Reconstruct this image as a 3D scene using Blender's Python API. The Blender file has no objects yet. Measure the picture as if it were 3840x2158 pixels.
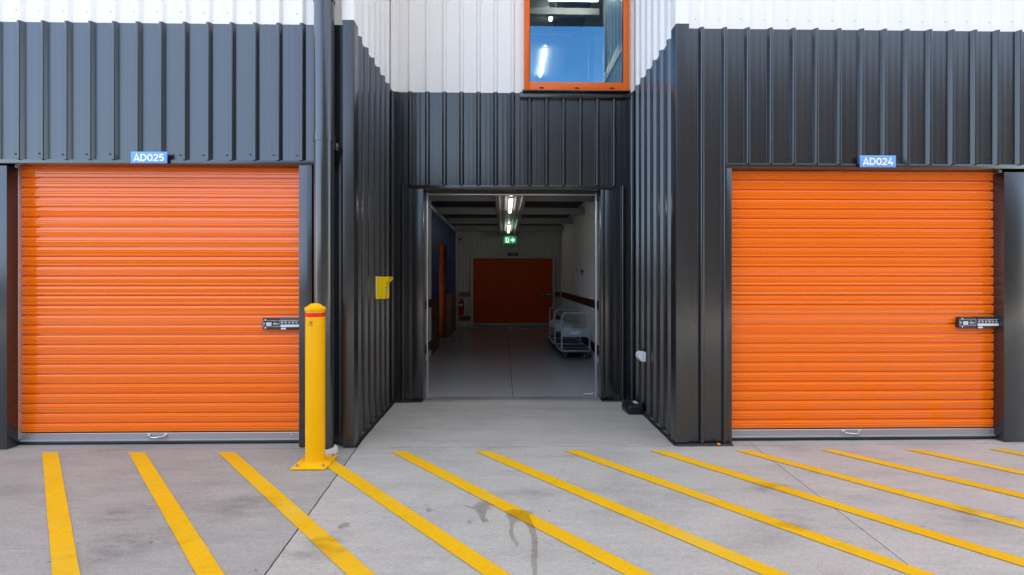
import bpy, bmesh, math, random
from mathutils import Vector, Matrix
random.seed(7)
R = math.radians
SC = bpy.context.scene
COL = SC.collection

# ------------------------------------------------------------------ camera, sky, sun, exposure
cam_d = bpy.data.cameras.new('camera')
cam = bpy.data.objects.new('camera', cam_d); COL.objects.link(cam)
cam.location = (0, 0, 1.4)
cam.rotation_euler = (R(90), 0, -0.0178)
cam_d.sensor_width = 36; cam_d.lens = 16.0
cam_d.shift_y = -39 / 3840
cam_d.clip_start = 0.05; cam_d.clip_end = 2000
SC.camera = cam

SUN_EL, SUN_AZ = R(60), R(8)          # the sun stands behind the building: the yard is in open shade
W = bpy.data.worlds.new('World'); SC.world = W; W.use_nodes = True
wn, wl = W.node_tree.nodes, W.node_tree.links
bg = wn['Background']
sky = wn.new('ShaderNodeTexSky'); sky.sky_type = 'NISHITA'; sky.sun_disc = False
sky.sun_elevation = SUN_EL; sky.sun_rotation = SUN_AZ
sky.air_density = 1.0; sky.dust_density = 1.2; sky.ozone_density = 1.0
# soft broken cloud
tc = wn.new('ShaderNodeTexCoord'); mp = wn.new('ShaderNodeMapping'); mp.inputs['Scale'].default_value = (1.2, 1.2, 3.0)
mp.inputs['Location'].default_value = (3.1, 0.4, 0.2)
nz = wn.new('ShaderNodeTexNoise'); nz.inputs['Scale'].default_value = 1.6; nz.inputs['Detail'].default_value = 7; nz.inputs['Roughness'].default_value = .55
rp = wn.new('ShaderNodeValToRGB'); rp.color_ramp.elements[0].position = .44; rp.color_ramp.elements[1].position = .68
mx = wn.new('ShaderNodeMix'); mx.data_type = 'RGBA'
wl.new(tc.outputs['Generated'], mp.inputs['Vector']); wl.new(mp.outputs['Vector'], nz.inputs['Vector'])
sz = wn.new('ShaderNodeSeparateXYZ'); wl.new(tc.outputs['Generated'], sz.inputs[0])
hi = wn.new('ShaderNodeMapRange'); hi.interpolation_type = 'SMOOTHSTEP'; hi.inputs['From Min'].default_value = .42; hi.inputs['From Max'].default_value = .75; hi.inputs['To Min'].default_value = .12
ml = wn.new('ShaderNodeMath'); ml.operation = 'MULTIPLY'
wl.new(nz.outputs['Fac'], rp.inputs['Fac']); wl.new(sz.outputs['Z'], hi.inputs['Value'])
wl.new(rp.outputs['Color'], ml.inputs[0]); wl.new(hi.outputs['Result'], ml.inputs[1]); wl.new(ml.outputs[0], mx.inputs['Factor'])
wl.new(sky.outputs['Color'], mx.inputs['A']); mx.inputs['B'].default_value = (9.0, 8.7, 8.3, 1)
# pale bluish bank added low in the sky to reflect in the left wall
def wmath(op, a, b_=None):
    x = wn.new('ShaderNodeMath'); x.operation = op
    for i, v in enumerate((a, b_)):
        if v is None: continue
        if isinstance(v, (int, float)): x.inputs[i].default_value = v
        else: wl.new(v, x.inputs[i])
    return x.outputs[0]
def wstep(v, a, c):
    r = wn.new('ShaderNodeMapRange'); r.interpolation_type = 'SMOOTHSTEP'; r.inputs['From Min'].default_value = a; r.inputs['From Max'].default_value = c; wl.new(v, r.inputs['Value']); return r.outputs['Result']
hor = wmath('SQRT', wmath('ADD', wmath('MULTIPLY', sz.outputs['X'], sz.outputs['X']), wmath('MULTIPLY', sz.outputs['Y'], sz.outputs['Y'])))
az = wmath('DIVIDE', wmath('MULTIPLY', sz.outputs['X'], -1), wmath('MAXIMUM', hor, .02))
bank = wmath('MULTIPLY', wmath('MULTIPLY', wmath('MULTIPLY', wstep(az, .24, .42), wmath('SUBTRACT', 1, wmath('MULTIPLY', wstep(az, .42, .8), .38))), wstep(sz.outputs['Z'], .0, .10)), wmath('SUBTRACT', 1, wstep(sz.outputs['Z'], .50, .72)))
bank = wmath('MULTIPLY', bank, wstep(wmath('MULTIPLY', sz.outputs['Y'], -1), .02, .4))
bank = wmath('MULTIPLY', bank, wmath('ADD', wmath('MULTIPLY', rp.outputs['Color'], .25), .72))
mb = wn.new('ShaderNodeMix'); mb.data_type = 'RGBA'; wl.new(bank, mb.inputs['Factor']); 
tint = wn.new('ShaderNodeMix'); tint.data_type = 'RGBA'; tint.blend_type = 'MULTIPLY'; tint.inputs['Factor'].default_value = 1; tint.inputs['B'].default_value = (1.07, 1.0, .91, 1)
wl.new(mx.outputs['Result'], tint.inputs['A']); wl.new(tint.outputs['Result'], mb.inputs['A']); mb.inputs['B'].default_value = (3.0, 4.25, 6.4, 1)
wl.new(mb.outputs['Result'], bg.inputs['Color'])
bg.inputs['Strength'].default_value = 0.12

sun_d = bpy.data.lights.new('sun', 'SUN'); sun_d.energy = 3.0; sun_d.angle = R(.5); sun_d.color = (1, .95, .88)
sun = bpy.data.objects.new('sun', sun_d); COL.objects.link(sun)
sun.location = (0, 30, 40)
sun.rotation_euler = (-(math.pi / 2 - SUN_EL), 0, -SUN_AZ)

SC.render.engine = 'CYCLES'
SC.view_settings.view_transform = 'Standard'; SC.view_settings.look = 'None'
SC.view_settings.gamma = 1; SC.view_settings.use_curve_mapping = False
SC.view_settings.exposure = 2.25
SC.cycles.max_bounces = 10; SC.cycles.diffuse_bounces = 5; SC.cycles.glossy_bounces = 5; SC.cycles.transmission_bounces = 6
SC.cycles.sample_clamp_indirect = 6

# ------------------------------------------------------------------ material helpers
def mat(name, col, rough=.5, metal=0., spec=.5, coat=0., var=.0, vscale=8., bump=0., bscale=40., stretch=(1, 1, 1), rvar=0., emit=0., ecol=None, coat_rough=.1, coat_ior=1.5, bdetail=3):
    m = bpy.data.materials.new(name); m.use_nodes = True
    n, l = m.node_tree.nodes, m.node_tree.links
    b = n['Principled BSDF']
    b.inputs['Base Color'].default_value = (*col, 1); b.inputs['Roughness'].default_value = rough
    b.inputs['Metallic'].default_value = metal; b.inputs['Specular IOR Level'].default_value = spec
    b.inputs['Coat Weight'].default_value = coat; b.inputs['Coat Roughness'].default_value = coat_rough
    b.inputs['Coat IOR'].default_value = coat_ior
    if emit:
        b.inputs['Emission Color'].default_value = (*(ecol or col), 1); b.inputs['Emission Strength'].default_value = emit
    if var or bump or rvar:
        g = n.new('ShaderNodeTexCoord'); mpn = n.new('ShaderNodeMapping'); mpn.inputs['Scale'].default_value = stretch
        l.new(g.outputs['Object'], mpn.inputs['Vector'])
    if var or rvar:
        t = n.new('ShaderNodeTexNoise'); t.inputs['Scale'].default_value = vscale; t.inputs['Detail'].default_value = 5
        l.new(mpn.outputs['Vector'], t.inputs['Vector'])
    if var:
        x = n.new('ShaderNodeMix'); x.data_type = 'RGBA'
        x.inputs['A'].default_value = (*[c * (1 - var) for c in col], 1); x.inputs['B'].default_value = (*[min(1, c * (1 + var)) for c in col], 1)
        l.new(t.outputs['Fac'], x.inputs['Factor']); l.new(x.outputs['Result'], b.inputs['Base Color'])
    if rvar:
        mr = n.new('ShaderNodeMapRange'); mr.inputs['To Min'].default_value = max(0.02, rough - rvar); mr.inputs['To Max'].default_value = rough + rvar
        mr.inputs['From Min'].default_value = .3; mr.inputs['From Max'].default_value = .7
        l.new(t.outputs['Fac'], mr.inputs['Value']); l.new(mr.outputs['Result'], b.inputs['Roughness'])
    if bump:
        t2 = n.new('ShaderNodeTexNoise'); t2.inputs['Scale'].default_value = bscale; t2.inputs['Detail'].default_value = bdetail
        l.new(mpn.outputs['Vector'], t2.inputs['Vector'])
        bp = n.new('ShaderNodeBump'); bp.inputs['Distance'].default_value = bump; bp.inputs['Strength'].default_value = 1
        l.new(t2.outputs['Fac'], bp.inputs['Height']); l.new(bp.outputs['Normal'], b.inputs['Normal'])
    return m

def N(m): return m.node_tree.nodes, m.node_tree.links, m.node_tree.nodes['Principled BSDF']

M = {}
M['dark'] = mat('charcoal_steel', (.0060, .0070, .0095), .35, spec=.5, coat=1, var=.12, vscale=1.2, rvar=.05, bump=.0016, bscale=1.6, stretch=(2.2, 2.2, .35), coat_rough=.19, coat_ior=1.60, bdetail=0)
M['darkflash'] = mat('charcoal_flashing', (.0060, .0070, .0095), .35, spec=.5, coat=1, var=.1, vscale=2, rvar=.05, bump=.0006, bscale=1.1, coat_rough=.21, coat_ior=1.60, bdetail=0)
M['white'] = mat('white_steel', (.87, .865, .86), .35, spec=.5, var=.02, vscale=.8, bump=.001, bscale=1.5, stretch=(2, 2, .4))
M['pipe'] = mat('charcoal_pipe', (.015, .015, .017), .3, spec=.5, coat=1, var=.1, vscale=3, coat_rough=.15, coat_ior=1.65)
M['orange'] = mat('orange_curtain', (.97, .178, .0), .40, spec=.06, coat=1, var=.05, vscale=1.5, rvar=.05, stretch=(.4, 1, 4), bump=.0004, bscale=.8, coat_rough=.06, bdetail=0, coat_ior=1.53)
M['orangefar'] = mat('orange_dimmed_curtain', (.72, .085, .003), .5, spec=.4, var=.05, vscale=1.5)  # darker copy of the door orange; the far end's dimness put in its colour
M['orangeframe'] = mat('orange_frame', (.82, .15, .008), .33, spec=.4, coat=.1, var=.03)
M['alu'] = mat('mill_aluminium', (.42, .41, .425), .45, metal=.6, var=.06, vscale=3, stretch=(.3, 1, 6), rvar=.08)
M['galv'] = mat('galvanised', (.62, .63, .65), .35, metal=.85, var=.12, vscale=20)
M['chrome'] = mat('zinc', (.55, .57, .60), .2, metal=1., var=.05)
M['rubber'] = mat('black_rubber', (.012, .012, .013), .45, var=.2)
M['plastic'] = mat('black_plastic', (.010, .010, .012), .35, spec=.5, var=.15, vscale=30)
M['lockgrey'] = mat('lock_body', (.022, .024, .030), .28, spec=.6, var=.1)
M['key'] = mat('white_key', (.80, .80, .82), .4)
M['printw'] = mat('white_print', (.72, .74, .80), .45)
M['printy'] = mat('yellow_print', (.62, .55, .08), .45)
M['yellow'] = mat('yellow_enamel', (.93, .46, .0), .28, spec=.15, coat=.15, var=.05, vscale=4, rvar=.06, bump=.0006, bscale=3)
M['yplastic'] = mat('yellow_plastic', (.85, .62, .002), .4, spec=.25, var=.03)
M['red'] = mat('red_tape', (.80, .012, .010), .3, var=.06)
M['blue'] = mat('sign_blue', (.14, .37, .80), .38, spec=.5, var=.03)
M['letter'] = mat('sign_white', (.85, .86, .88), .4)
M['mortar'] = mat('white_mortar', (.62, .60, .57), .9, var=.2, vscale=25, bump=.006, bscale=60)
M['whiteplastic'] = mat('white_plastic', (.72, .73, .74), .4, var=.03)
M['blackprint'] = mat('black_print', (.02, .015, .01), .5)
M['orangeprint'] = mat('orange_print', (.65, .16, .02), .5)
M['wallin'] = mat('interior_white_steel', (.74, .74, .71), .32, spec=.5, var=.04, vscale=1.5)
M['wallblue'] = mat('blue_panel', (.010, .050, .25), .45, var=.1, vscale=2)
M['brown'] = mat('brown_metal_plate', (.10, .070, .060), .35, metal=.6, var=.25, vscale=3, stretch=(1, 1, 4), rvar=.1)  # brown metal, mottled by stretched noise
M['orangesteel'] = mat('orange_tinted_steel', (.46, .19, .07), .22, metal=1., var=.1, vscale=2, stretch=(6, 6, .3), rvar=.08)  # stainless steel with an orange reflection put into its colour
M['deck'] = mat('ceiling_deck', (.07, .07, .072), .6, var=.2, vscale=2)
M['beam'] = mat('purlin_galv', (.34, .35, .35), .4, metal=.5, var=.15, vscale=6)
M['strip'] = mat('white_ceiling_strip', (.66, .65, .62), .22, spec=.6, coat=.2)
M['tube'] = mat('lit_tube', (1, .98, .93), .4, emit=.95, ecol=(1, .96, .88))
M['tubeup'] = mat('lit_tube_upper', (1, .98, .93), .4, emit=4.0, ecol=(1, .97, .90))
M['green'] = mat('exit_green', (.0, .30, .10), .4, emit=.10, ecol=(.0, .55, .16))
M['exitwhite'] = mat('exit_white', (.8, .85, .8), .4, emit=.18, ecol=(.9, 1, .9))
M['extred'] = mat('extinguisher_red', (.55, .010, .010), .3, var=.05)
M['trolley'] = mat('grey_powdercoat', (.40, .42, .40), .38, spec=.5, var=.05)
M['deckmat'] = mat('blue_deck_mat', (.015, .022, .055), .7, var=.15, vscale=30)
M['tyre'] = mat('grey_tyre', (.05, .05, .052), .6)
M['interiorgrey'] = mat('upper_ceiling', (.55, .55, .50), .5, var=.08)
M['render'] = mat('grey_render', (.05, .045, .042), .9, spec=.1, var=.1, vscale=.6)
M['slot'] = mat('black_slot', (.01, .01, .01), .6)
M['screw'] = mat('painted_screw', (.03, .031, .036), .4, metal=.3)
M['screwwhite'] = mat('white_screw', (.76, .76, .77), .4)

# checker plate: raised lozenges in the bump
def checker_plate(name, col, scale=26):
    m = mat(name, col, .3, metal=.9)
    n, l, b = N(m)
    g = n.new('ShaderNodeTexCoord'); s = n.new('ShaderNodeSeparateXYZ'); l.new(g.outputs['Object'], s.inputs['Vector'])
    a = n.new('ShaderNodeMath'); a.operation = 'ADD'; l.new(s.outputs['X'], a.inputs[0]); l.new(s.outputs['Y'], a.inputs[1])
    def wave(sign):
        c = n.new('ShaderNodeMath'); c.operation = 'MULTIPLY_ADD'; c.inputs[1].default_value = sign; l.new(s.outputs['Z'], c.inputs[0]); l.new(a.outputs[0], c.inputs[2])
        d = n.new('ShaderNodeMath'); d.operation = 'MULTIPLY'; d.inputs[1].default_value = scale * 6.28; l.new(c.outputs[0], d.inputs[0])
        e = n.new('ShaderNodeMath'); e.operation = 'SINE'; l.new(d.outputs[0], e.inputs[0]); return e
    p = n.new('ShaderNodeMath'); p.operation = 'MULTIPLY'; l.new(wave(1).outputs[0], p.inputs[0]); l.new(wave(-1).outputs[0], p.inputs[1])
    q = n.new('ShaderNodeMath'); q.operation = 'ABSOLUTE'; l.new(p.outputs[0], q.inputs[0])
    r = n.new('ShaderNodeMapRange'); r.inputs['From Min'].default_value = .35; r.inputs['From Max'].default_value = .6; l.new(q.outputs[0], r.inputs['Value'])
    bp = n.new('ShaderNodeBump'); bp.inputs['Distance'].default_value = .004; l.new(r.outputs['Result'], bp.inputs['Height']); l.new(bp.outputs['Normal'], b.inputs['Normal'])
    return m
M['checker'] = checker_plate('checker_plate', (.62, .60, .57))
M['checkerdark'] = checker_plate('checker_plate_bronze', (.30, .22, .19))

# window glass: clear pane; the sky's blue is put into the tint of its reflection
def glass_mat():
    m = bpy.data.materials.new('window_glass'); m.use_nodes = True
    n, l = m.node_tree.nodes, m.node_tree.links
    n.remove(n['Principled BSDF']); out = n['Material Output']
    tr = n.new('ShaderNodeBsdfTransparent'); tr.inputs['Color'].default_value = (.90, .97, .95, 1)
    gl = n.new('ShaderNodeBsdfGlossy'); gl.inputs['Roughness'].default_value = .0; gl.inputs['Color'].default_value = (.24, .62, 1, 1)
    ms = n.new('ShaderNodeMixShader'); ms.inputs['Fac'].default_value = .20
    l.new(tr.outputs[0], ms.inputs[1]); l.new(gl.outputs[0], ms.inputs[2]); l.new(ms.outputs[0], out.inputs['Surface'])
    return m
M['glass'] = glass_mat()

# yard concrete: two-tone slabs, trowel marks, speckle, saw joints, a crack along the wall line
def concrete_mat():
    m = mat('yard_concrete', (.4, .4, .4), .62, spec=.4)
    n, l, b = N(m)
    g = n.new('ShaderNodeNewGeometry'); pos = g.outputs['Position']
    s = n.new('ShaderNodeSeparateXYZ'); l.new(pos, s.inputs[0])
    def noise(scale, detail=4, st=(1, 1, 1), rot=0, rough=.5):
        mpn = n.new('ShaderNodeMapping'); mpn.inputs['Scale'].default_value = st; mpn.inputs['Rotation'].default_value = (0, 0, rot); l.new(pos, mpn.inputs['Vector'])
        t = n.new('ShaderNodeTexNoise'); t.inputs['Scale'].default_value = scale; t.inputs['Detail'].default_value = detail; t.inputs['Roughness'].default_value = rough
        l.new(mpn.outputs['Vector'], t.inputs['Vector']); return t.outputs['Fac']
    def rng(v, a, c, lo=0., hi=1.):
        r = n.new('ShaderNodeMapRange'); r.inputs['From Min'].default_value = a; r.inputs['From Max'].default_value = c
        r.inputs['To Min'].default_value = lo; r.inputs['To Max'].default_value = hi; l.new(v, r.inputs['Value']); return r.outputs['Result']
    def mth(op, a, c=None, d=None):
        x = n.new('ShaderNodeMath'); x.operation = op
        for i, v in enumerate((a, c, d)):
            if v is None: continue
            if isinstance(v, (int, float)): x.inputs[i].default_value = v
            else: l.new(v, x.inputs[i])
        return x.outputs[0]
    def mixc(f, A, B, mode='MIX'):
        x = n.new('ShaderNodeMix'); x.data_type = 'RGBA'; x.blend_type = mode
        for k, v in (('Factor', f), ('A', A), ('B', B)):
            if isinstance(v, float): x.inputs[k].default_value = v
            elif isinstance(v, tuple): x.inputs[k].default_value = (*v, 1)
            else: l.new(v, x.inputs[k])
        return x.outputs['Result']
    wob = mth('MULTIPLY', mth('SUBTRACT', noise(14, 3), .5), .010)
    j1 = mth('SUBTRACT', s.outputs['X'], mth('ADD', mth('MULTIPLY_ADD', s.outputs['Y'], -.0513, -1.0132), wob))
    j2 = mth('SUBTRACT', s.outputs['X'], mth('MULTIPLY_ADD', s.outputs['Y'], .068, 1.8185))
    left = rng(j1, -.002, .002, 1, 0)
    base = mixc(left, (.385, .383, .380), (.300, .305, .309))
    right = rng(j2, -.002, .002, 0, 1)
    base = mixc(right, base, (.400, .400, .402))
    big = noise(.9, 5, (1, 1, 1), 0, .6)
    base = mixc(rng(big, .35, .68), base, (1.13, 1.13, 1.12), 'MULTIPLY')
    streak = noise(2.2, 6, (.55, 2.2, 1), .6, .62)
    base = mixc(rng(streak, .48, .72, 0, .55), base, (.70, .69, .70), 'MULTIPLY')
    smear = noise(1.1, 7, (1, 1.7, 1), -.5, .66)
    base = mixc(rng(smear, .52, .72, 0, .6), base, (.68, .67, .68), 'MULTIPLY')
    sweep = noise(2.8, 9, (.5, 3.2, 1), -.55, .72)
    base = mixc(rng(sweep, .54, .70, 0, .6), base, (.80, .79, .79), 'MULTIPLY')
    trow = noise(5, 8, (.7, 5, 1), .35, .7)
    base = mixc(rng(trow, .54, .66, 0, .8), base, (1.14, 1.13, 1.12), 'MULTIPLY')
    spk = noise(110, 3, (1, 1, 1), 0, .7)
    base = mixc(rng(spk, .54, .70, 0, .7), base, (1.40, 1.39, 1.36), 'MULTIPLY')
    base = mixc(rng(spk, .46, .30, 0, .6), base, (.58, .57, .56), 'MULTIPLY')
    mid = noise(38, 6, (1, 1, 1), 0, .75)
    base = mixc(rng(mid, .42, .66, 0, .75), base, (.80, .795, .79), 'MULTIPLY')
    pit = noise(24, 2, (1, 1, 1), 0, .5)
    base = mixc(rng(pit, .73, .76, 0, .7), base, (.40, .39, .38), 'MULTIPLY')
    # joints and the crack along the wall line
    a1 = rng(mth('ABSOLUTE', j1), .0026, .0048, 1, 0)
    a2 = rng(mth('ABSOLUTE', j2), .0014, .0030, .9, 0)
    cy = mth('ADD', mth('SUBTRACT', s.outputs['Y'], 3.752), mth('MULTIPLY', mth('SUBTRACT', noise(9, 6, (1, .2, 1), 0, .7), .5), .05))
    a3 = mth('MULTIPLY', rng(mth('ABSOLUTE', cy), .001, .004, .75, 0), rng(noise(4, 2), .35, .5))
    base = mixc(mth('MAXIMUM', a1, mth('MAXIMUM', a2, a3)), base, (.025, .024, .024))
    base = mixc(1.0, base, (1.04, 1.0, .935), 'MULTIPLY')
    l.new(base, b.inputs['Base Color'])
    l.new(rng(streak, .3, .7, .52, .74), b.inputs['Roughness'])
    bp = n.new('ShaderNodeBump'); bp.inputs['Distance'].default_value = .004; bp.inputs['Strength'].default_value = .6
    h = mth('SUBTRACT', mth('ADD', mth('MULTIPLY', mid, .5), mth('MULTIPLY', trow, .35)), mth('MULTIPLY', mth('MAXIMUM', a1, a2), 1.5))
    l.new(h, bp.inputs['Height']); l.new(bp.outputs['Normal'], b.inputs['Normal'])
    return m
M['concrete'] = concrete_mat()

def stripe_mat():
    m = mat('line_paint', (.7, .4, .01), .6, spec=.2)
    n, l, b = N(m)
    g = n.new('ShaderNodeNewGeometry')
    def noise(sc, d, st=(1, 1, 1), r=.6):
        mpn = n.new('ShaderNodeMapping'); mpn.inputs['Scale'].default_value = st; l.new(g.outputs['Position'], mpn.inputs['Vector'])
        t = n.new('ShaderNodeTexNoise'); t.inputs['Scale'].default_value = sc; t.inputs['Detail'].default_value = d; t.inputs['Roughness'].default_value = r
        l.new(mpn.outputs['Vector'], t.inputs['Vector']); return t.outputs['Fac']
    def mixr(v, a, c, hi, A, B):
        r = n.new('ShaderNodeMapRange'); r.inputs['From Min'].default_value = a; r.inputs['From Max'].default_value = c; r.inputs['To Max'].default_value = hi; l.new(v, r.inputs['Value'])
        x = n.new('ShaderNodeMix'); x.data_type = 'RGBA'; l.new(r.outputs['Result'], x.inputs['Factor'])
        for k, q in (('A', A), ('B', B)):
            if isinstance(q, tuple): x.inputs[k].default_value = (*q, 1)
            else: l.new(q, x.inputs[k])
        return x.outputs['Result']
    c = mixr(noise(2.0, 4), .3, .7, 1., (.70, .37, .001), (.74, .43, .003))
    c = mixr(noise(1.3, 5, (1, 1, 1), .65), .50, .70, .55, c, (.66, .44, .07))
    c = mixr(noise(3.2, 6, (1, 2.5, 1), .7), .58, .72, .5, c, (.48, .27, .012))
    c = mixr(noise(90, 3), .60, .72, .75, c, (.40, .35, .24))
    c = mixr(noise(7, 8, (1, 1, 1), .8), .60, .70, .5, c, (.52, .38, .12))
    l.new(c, b.inputs['Base Color'])
    bp = n.new('ShaderNodeBump'); bp.inputs['Distance'].default_value = .003; bp.inputs['Strength'].default_value = .5; l.new(noise(30, 5), bp.inputs['Height']); l.new(bp.outputs['Normal'], b.inputs['Normal'])
    return m
M['stripe'] = stripe_mat()

def floor_mat():
    m = mat('polished_floor', (.15, .15, .15), .25, spec=.7)
    n, l, b = N(m)
    g = n.new('ShaderNodeNewGeometry'); s = n.new('ShaderNodeSeparateXYZ'); l.new(g.outputs['Position'], s.inputs[0])
    t = n.new('ShaderNodeTexNoise'); t.inputs['Scale'].default_value = 2.5; t.inputs['Detail'].default_value = 7; l.new(g.outputs['Position'], t.inputs['Vector'])
    x = n.new('ShaderNodeMix'); x.data_type = 'RGBA'; x.inputs['A'].default_value = (.315, .325, .345, 1); x.inputs['B'].default_value = (.36, .37, .388, 1); l.new(t.outputs['Fac'], x.inputs['Factor'])
    a = n.new('ShaderNodeMath'); a.operation = 'SUBTRACT'; a.inputs[1].default_value = .105; l.new(s.outputs['X'], a.inputs[0])
    c = n.new('ShaderNodeMath'); c.operation = 'ABSOLUTE'; l.new(a.outputs[0], c.inputs[0])
    r = n.new('ShaderNodeMapRange'); r.inputs['From Min'].default_value = .0015; r.inputs['From Max'].default_value = .0045; r.inputs['To Min'].default_value = 1; r.inputs['To Max'].default_value = 0; l.new(c.outputs[0], r.inputs['Value'])
    y = n.new('ShaderNodeMix'); y.data_type = 'RGBA'; l.new(r.outputs['Result'], y.inputs['Factor']); l.new(x.outputs['Result'], y.inputs['A']); y.inputs['B'].default_value = (.01, .01, .01, 1)
    l.new(y.outputs['Result'], b.inputs['Base Color'])
    q = n.new('ShaderNodeMapRange'); q.inputs['To Min'].default_value = .10; q.inputs['To Max'].default_value = .22; l.new(t.outputs['Fac'], q.inputs['Value']); l.new(q.outputs['Result'], b.inputs['Roughness'])
    return m
M['floor'] = floor_mat()

# wet / dirty film: darkens whatever lies under it
def film_mat(name, tint, soft=False, rough=.35, gloss=.04):
    m = bpy.data.materials.new(name); m.use_nodes = True
    n, l = m.node_tree.nodes, m.node_tree.links
    n.remove(n['Principled BSDF']); out = n['Material Output']
    tr = n.new('ShaderNodeBsdfTransparent')
    g = n.new('ShaderNodeNewGeometry')
    t = n.new('ShaderNodeTexNoise'); t.inputs['Scale'].default_value = 14 if soft else 22; t.inputs['Detail'].default_value = 5; l.new(g.outputs['Position'], t.inputs['Vector'])
    if soft:
        mpn = n.new('ShaderNodeMapping'); mpn.inputs['Scale'].default_value = (1, 2.4, 1); mpn.inputs['Rotation'].default_value = (0, 0, .5)
        l.new(g.outputs['Position'], mpn.inputs['Vector']); l.new(mpn.outputs['Vector'], t.inputs['Vector']); t.inputs['Scale'].default_value = 7
        tcn = n.new('ShaderNodeTexCoord')
        vm = n.new('ShaderNodeVectorMath'); vm.operation = 'MULTIPLY_ADD'; vm.inputs[1].default_value = (2, 2, 0); vm.inputs[2].default_value = (-1, -1, 0); l.new(tcn.outputs['Generated'], vm.inputs[0])
        ln = n.new('ShaderNodeVectorMath'); ln.operation = 'LENGTH'; l.new(vm.outputs[0], ln.inputs[0])
        r1 = n.new('ShaderNodeMapRange'); r1.inputs['From Min'].default_value = .1; r1.inputs['From Max'].default_value = 1; r1.inputs['To Min'].default_value = 1; r1.inputs['To Max'].default_value = 0; l.new(ln.outputs['Value'], r1.inputs['Value'])
        r2 = n.new('ShaderNodeMapRange'); r2.inputs['From Min'].default_value = .38; r2.inputs['From Max'].default_value = .68; l.new(t.outputs['Fac'], r2.inputs['Value'])
        f = n.new('ShaderNodeMath'); f.operation = 'MULTIPLY'; l.new(r1.outputs[0], f.inputs[0]); l.new(r2.outputs[0], f.inputs[1]); fac = f.outputs[0]
    else:
        r2 = n.new('ShaderNodeMapRange'); r2.inputs['From Min'].default_value = .2; r2.inputs['From Max'].default_value = .6; r2.inputs['To Min'].default_value = .55; l.new(t.outputs['Fac'], r2.inputs['Value']); fac = r2.outputs[0]
    x = n.new('ShaderNodeMix'); x.data_type = 'RGBA'; x.inputs['A'].default_value = (1, 1, 1, 1); x.inputs['B'].default_value = (*tint, 1); l.new(fac, x.inputs['Factor'])
    l.new(x.outputs['Result'], tr.inputs['Color']); l.new(tr.outputs[0], out.inputs['Surface'])
    return m
M['wet'] = film_mat('damp_film', (.78, .765, .73))
M['crackfilm'] = film_mat('crack_film', (.45, .44, .43))
M['smudge'] = film_mat('tyre_smudge', (.78, .775, .78), soft=True)

# ------------------------------------------------------------------ mesh helpers
def BM(): return bmesh.new()

def box(bm, x0, x1, y0, y1, z0, z1, bev=0, seg=2):
    vs = [bm.verts.new(p) for p in ((x0, y0, z0), (x1, y0, z0), (x1, y1, z0), (x0, y1, z0), (x0, y0, z1), (x1, y0, z1), (x1, y1, z1), (x0, y1, z1))]
    fs = [bm.faces.new([vs[i] for i in f]) for f in ((3, 2, 1, 0), (4, 5, 6, 7), (0, 1, 5, 4), (1, 2, 6, 5), (2, 3, 7, 6), (3, 0, 4, 7))]
    if bev:
        es = list({e for f in fs for e in f.edges})
        bmesh.ops.bevel(bm, geom=es, offset=bev, segments=seg, affect='EDGES', profile=.5)

def prism(bm, poly, f0, f1):
    """poly of 2D points; f0 / f1 turn (u, v) into the 3D point of the first and the second cap."""
    a = [bm.verts.new(f0(*p)) for p in poly]; c = [bm.verts.new(f1(*p)) for p in poly]
    k = len(poly)
    bm.faces.new(a); bm.faces.new(list(reversed(c)))
    for i in range(k): bm.faces.new((a[i], c[i], c[(i + 1) % k], a[(i + 1) % k]))

def flat(bm, poly, fn):
    bm.faces.new([bm.verts.new(fn(*p)) for p in poly])

def frame_of(d):
    d = d.normalized(); up = Vector((0, 0, 1)) if abs(d.z) < .95 else Vector((1, 0, 0))
    a = d.cross(up).normalized(); return a, a.cross(d).normalized()

def tube(bm, pts, r, seg=14, closed_caps=True):
    pts = [Vector(p) for p in pts]; rings = []
    a, b = frame_of(pts[1] - pts[0])
    for i, p in enumerate(pts):
        d = (pts[min(i + 1, len(pts) - 1)] - pts[max(i - 1, 0)]).normalized()
        a = (a - d * a.dot(d)).normalized(); b = d.cross(a)
        rr = r[i] if isinstance(r, (list, tuple)) else r
        rings.append([bm.verts.new(p + (a * math.cos(t) + b * math.sin(t)) * rr) for t in [2 * math.pi * k / seg for k in range(seg)]])
    for u, v in zip(rings, rings[1:]):
        for k in range(seg): bm.faces.new((u[k], u[(k + 1) % seg], v[(k + 1) % seg], v[k]))
    if closed_caps:
        bm.faces.new(list(reversed(rings[0]))); bm.faces.new(rings[-1])

def lathe(bm, prof, cx, cy, seg=40):
    rings = []
    for r, z in prof:
        if r <= 1e-6: rings.append([bm.verts.new((cx, cy, z))])
        else: rings.append([bm.verts.new((cx + r * math.cos(2 * math.pi * k / seg), cy + r * math.sin(2 * math.pi * k / seg), z)) for k in range(seg)])
    for u, v in zip(rings, rings[1:]):
        for k in range(seg):
            if len(u) == 1 and len(v) == 1: continue
            if len(u) == 1: bm.faces.new((u[0], v[(k + 1) % seg], v[k]))
            elif len(v) == 1: bm.faces.new((u[k], u[(k + 1) % seg], v[0]))
            else: bm.faces.new((u[k], u[(k + 1) % seg], v[(k + 1) % seg], v[k]))

def arc(cx, cy, r, a0, a1, k):
    return [(cx + r * math.cos(a0 + (a1 - a0) * i / k), cy + r * math.sin(a0 + (a1 - a0) * i / k)) for i in range(k + 1)]

def root_of(o):
    while o.parent: o = o.parent
    return o

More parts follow.
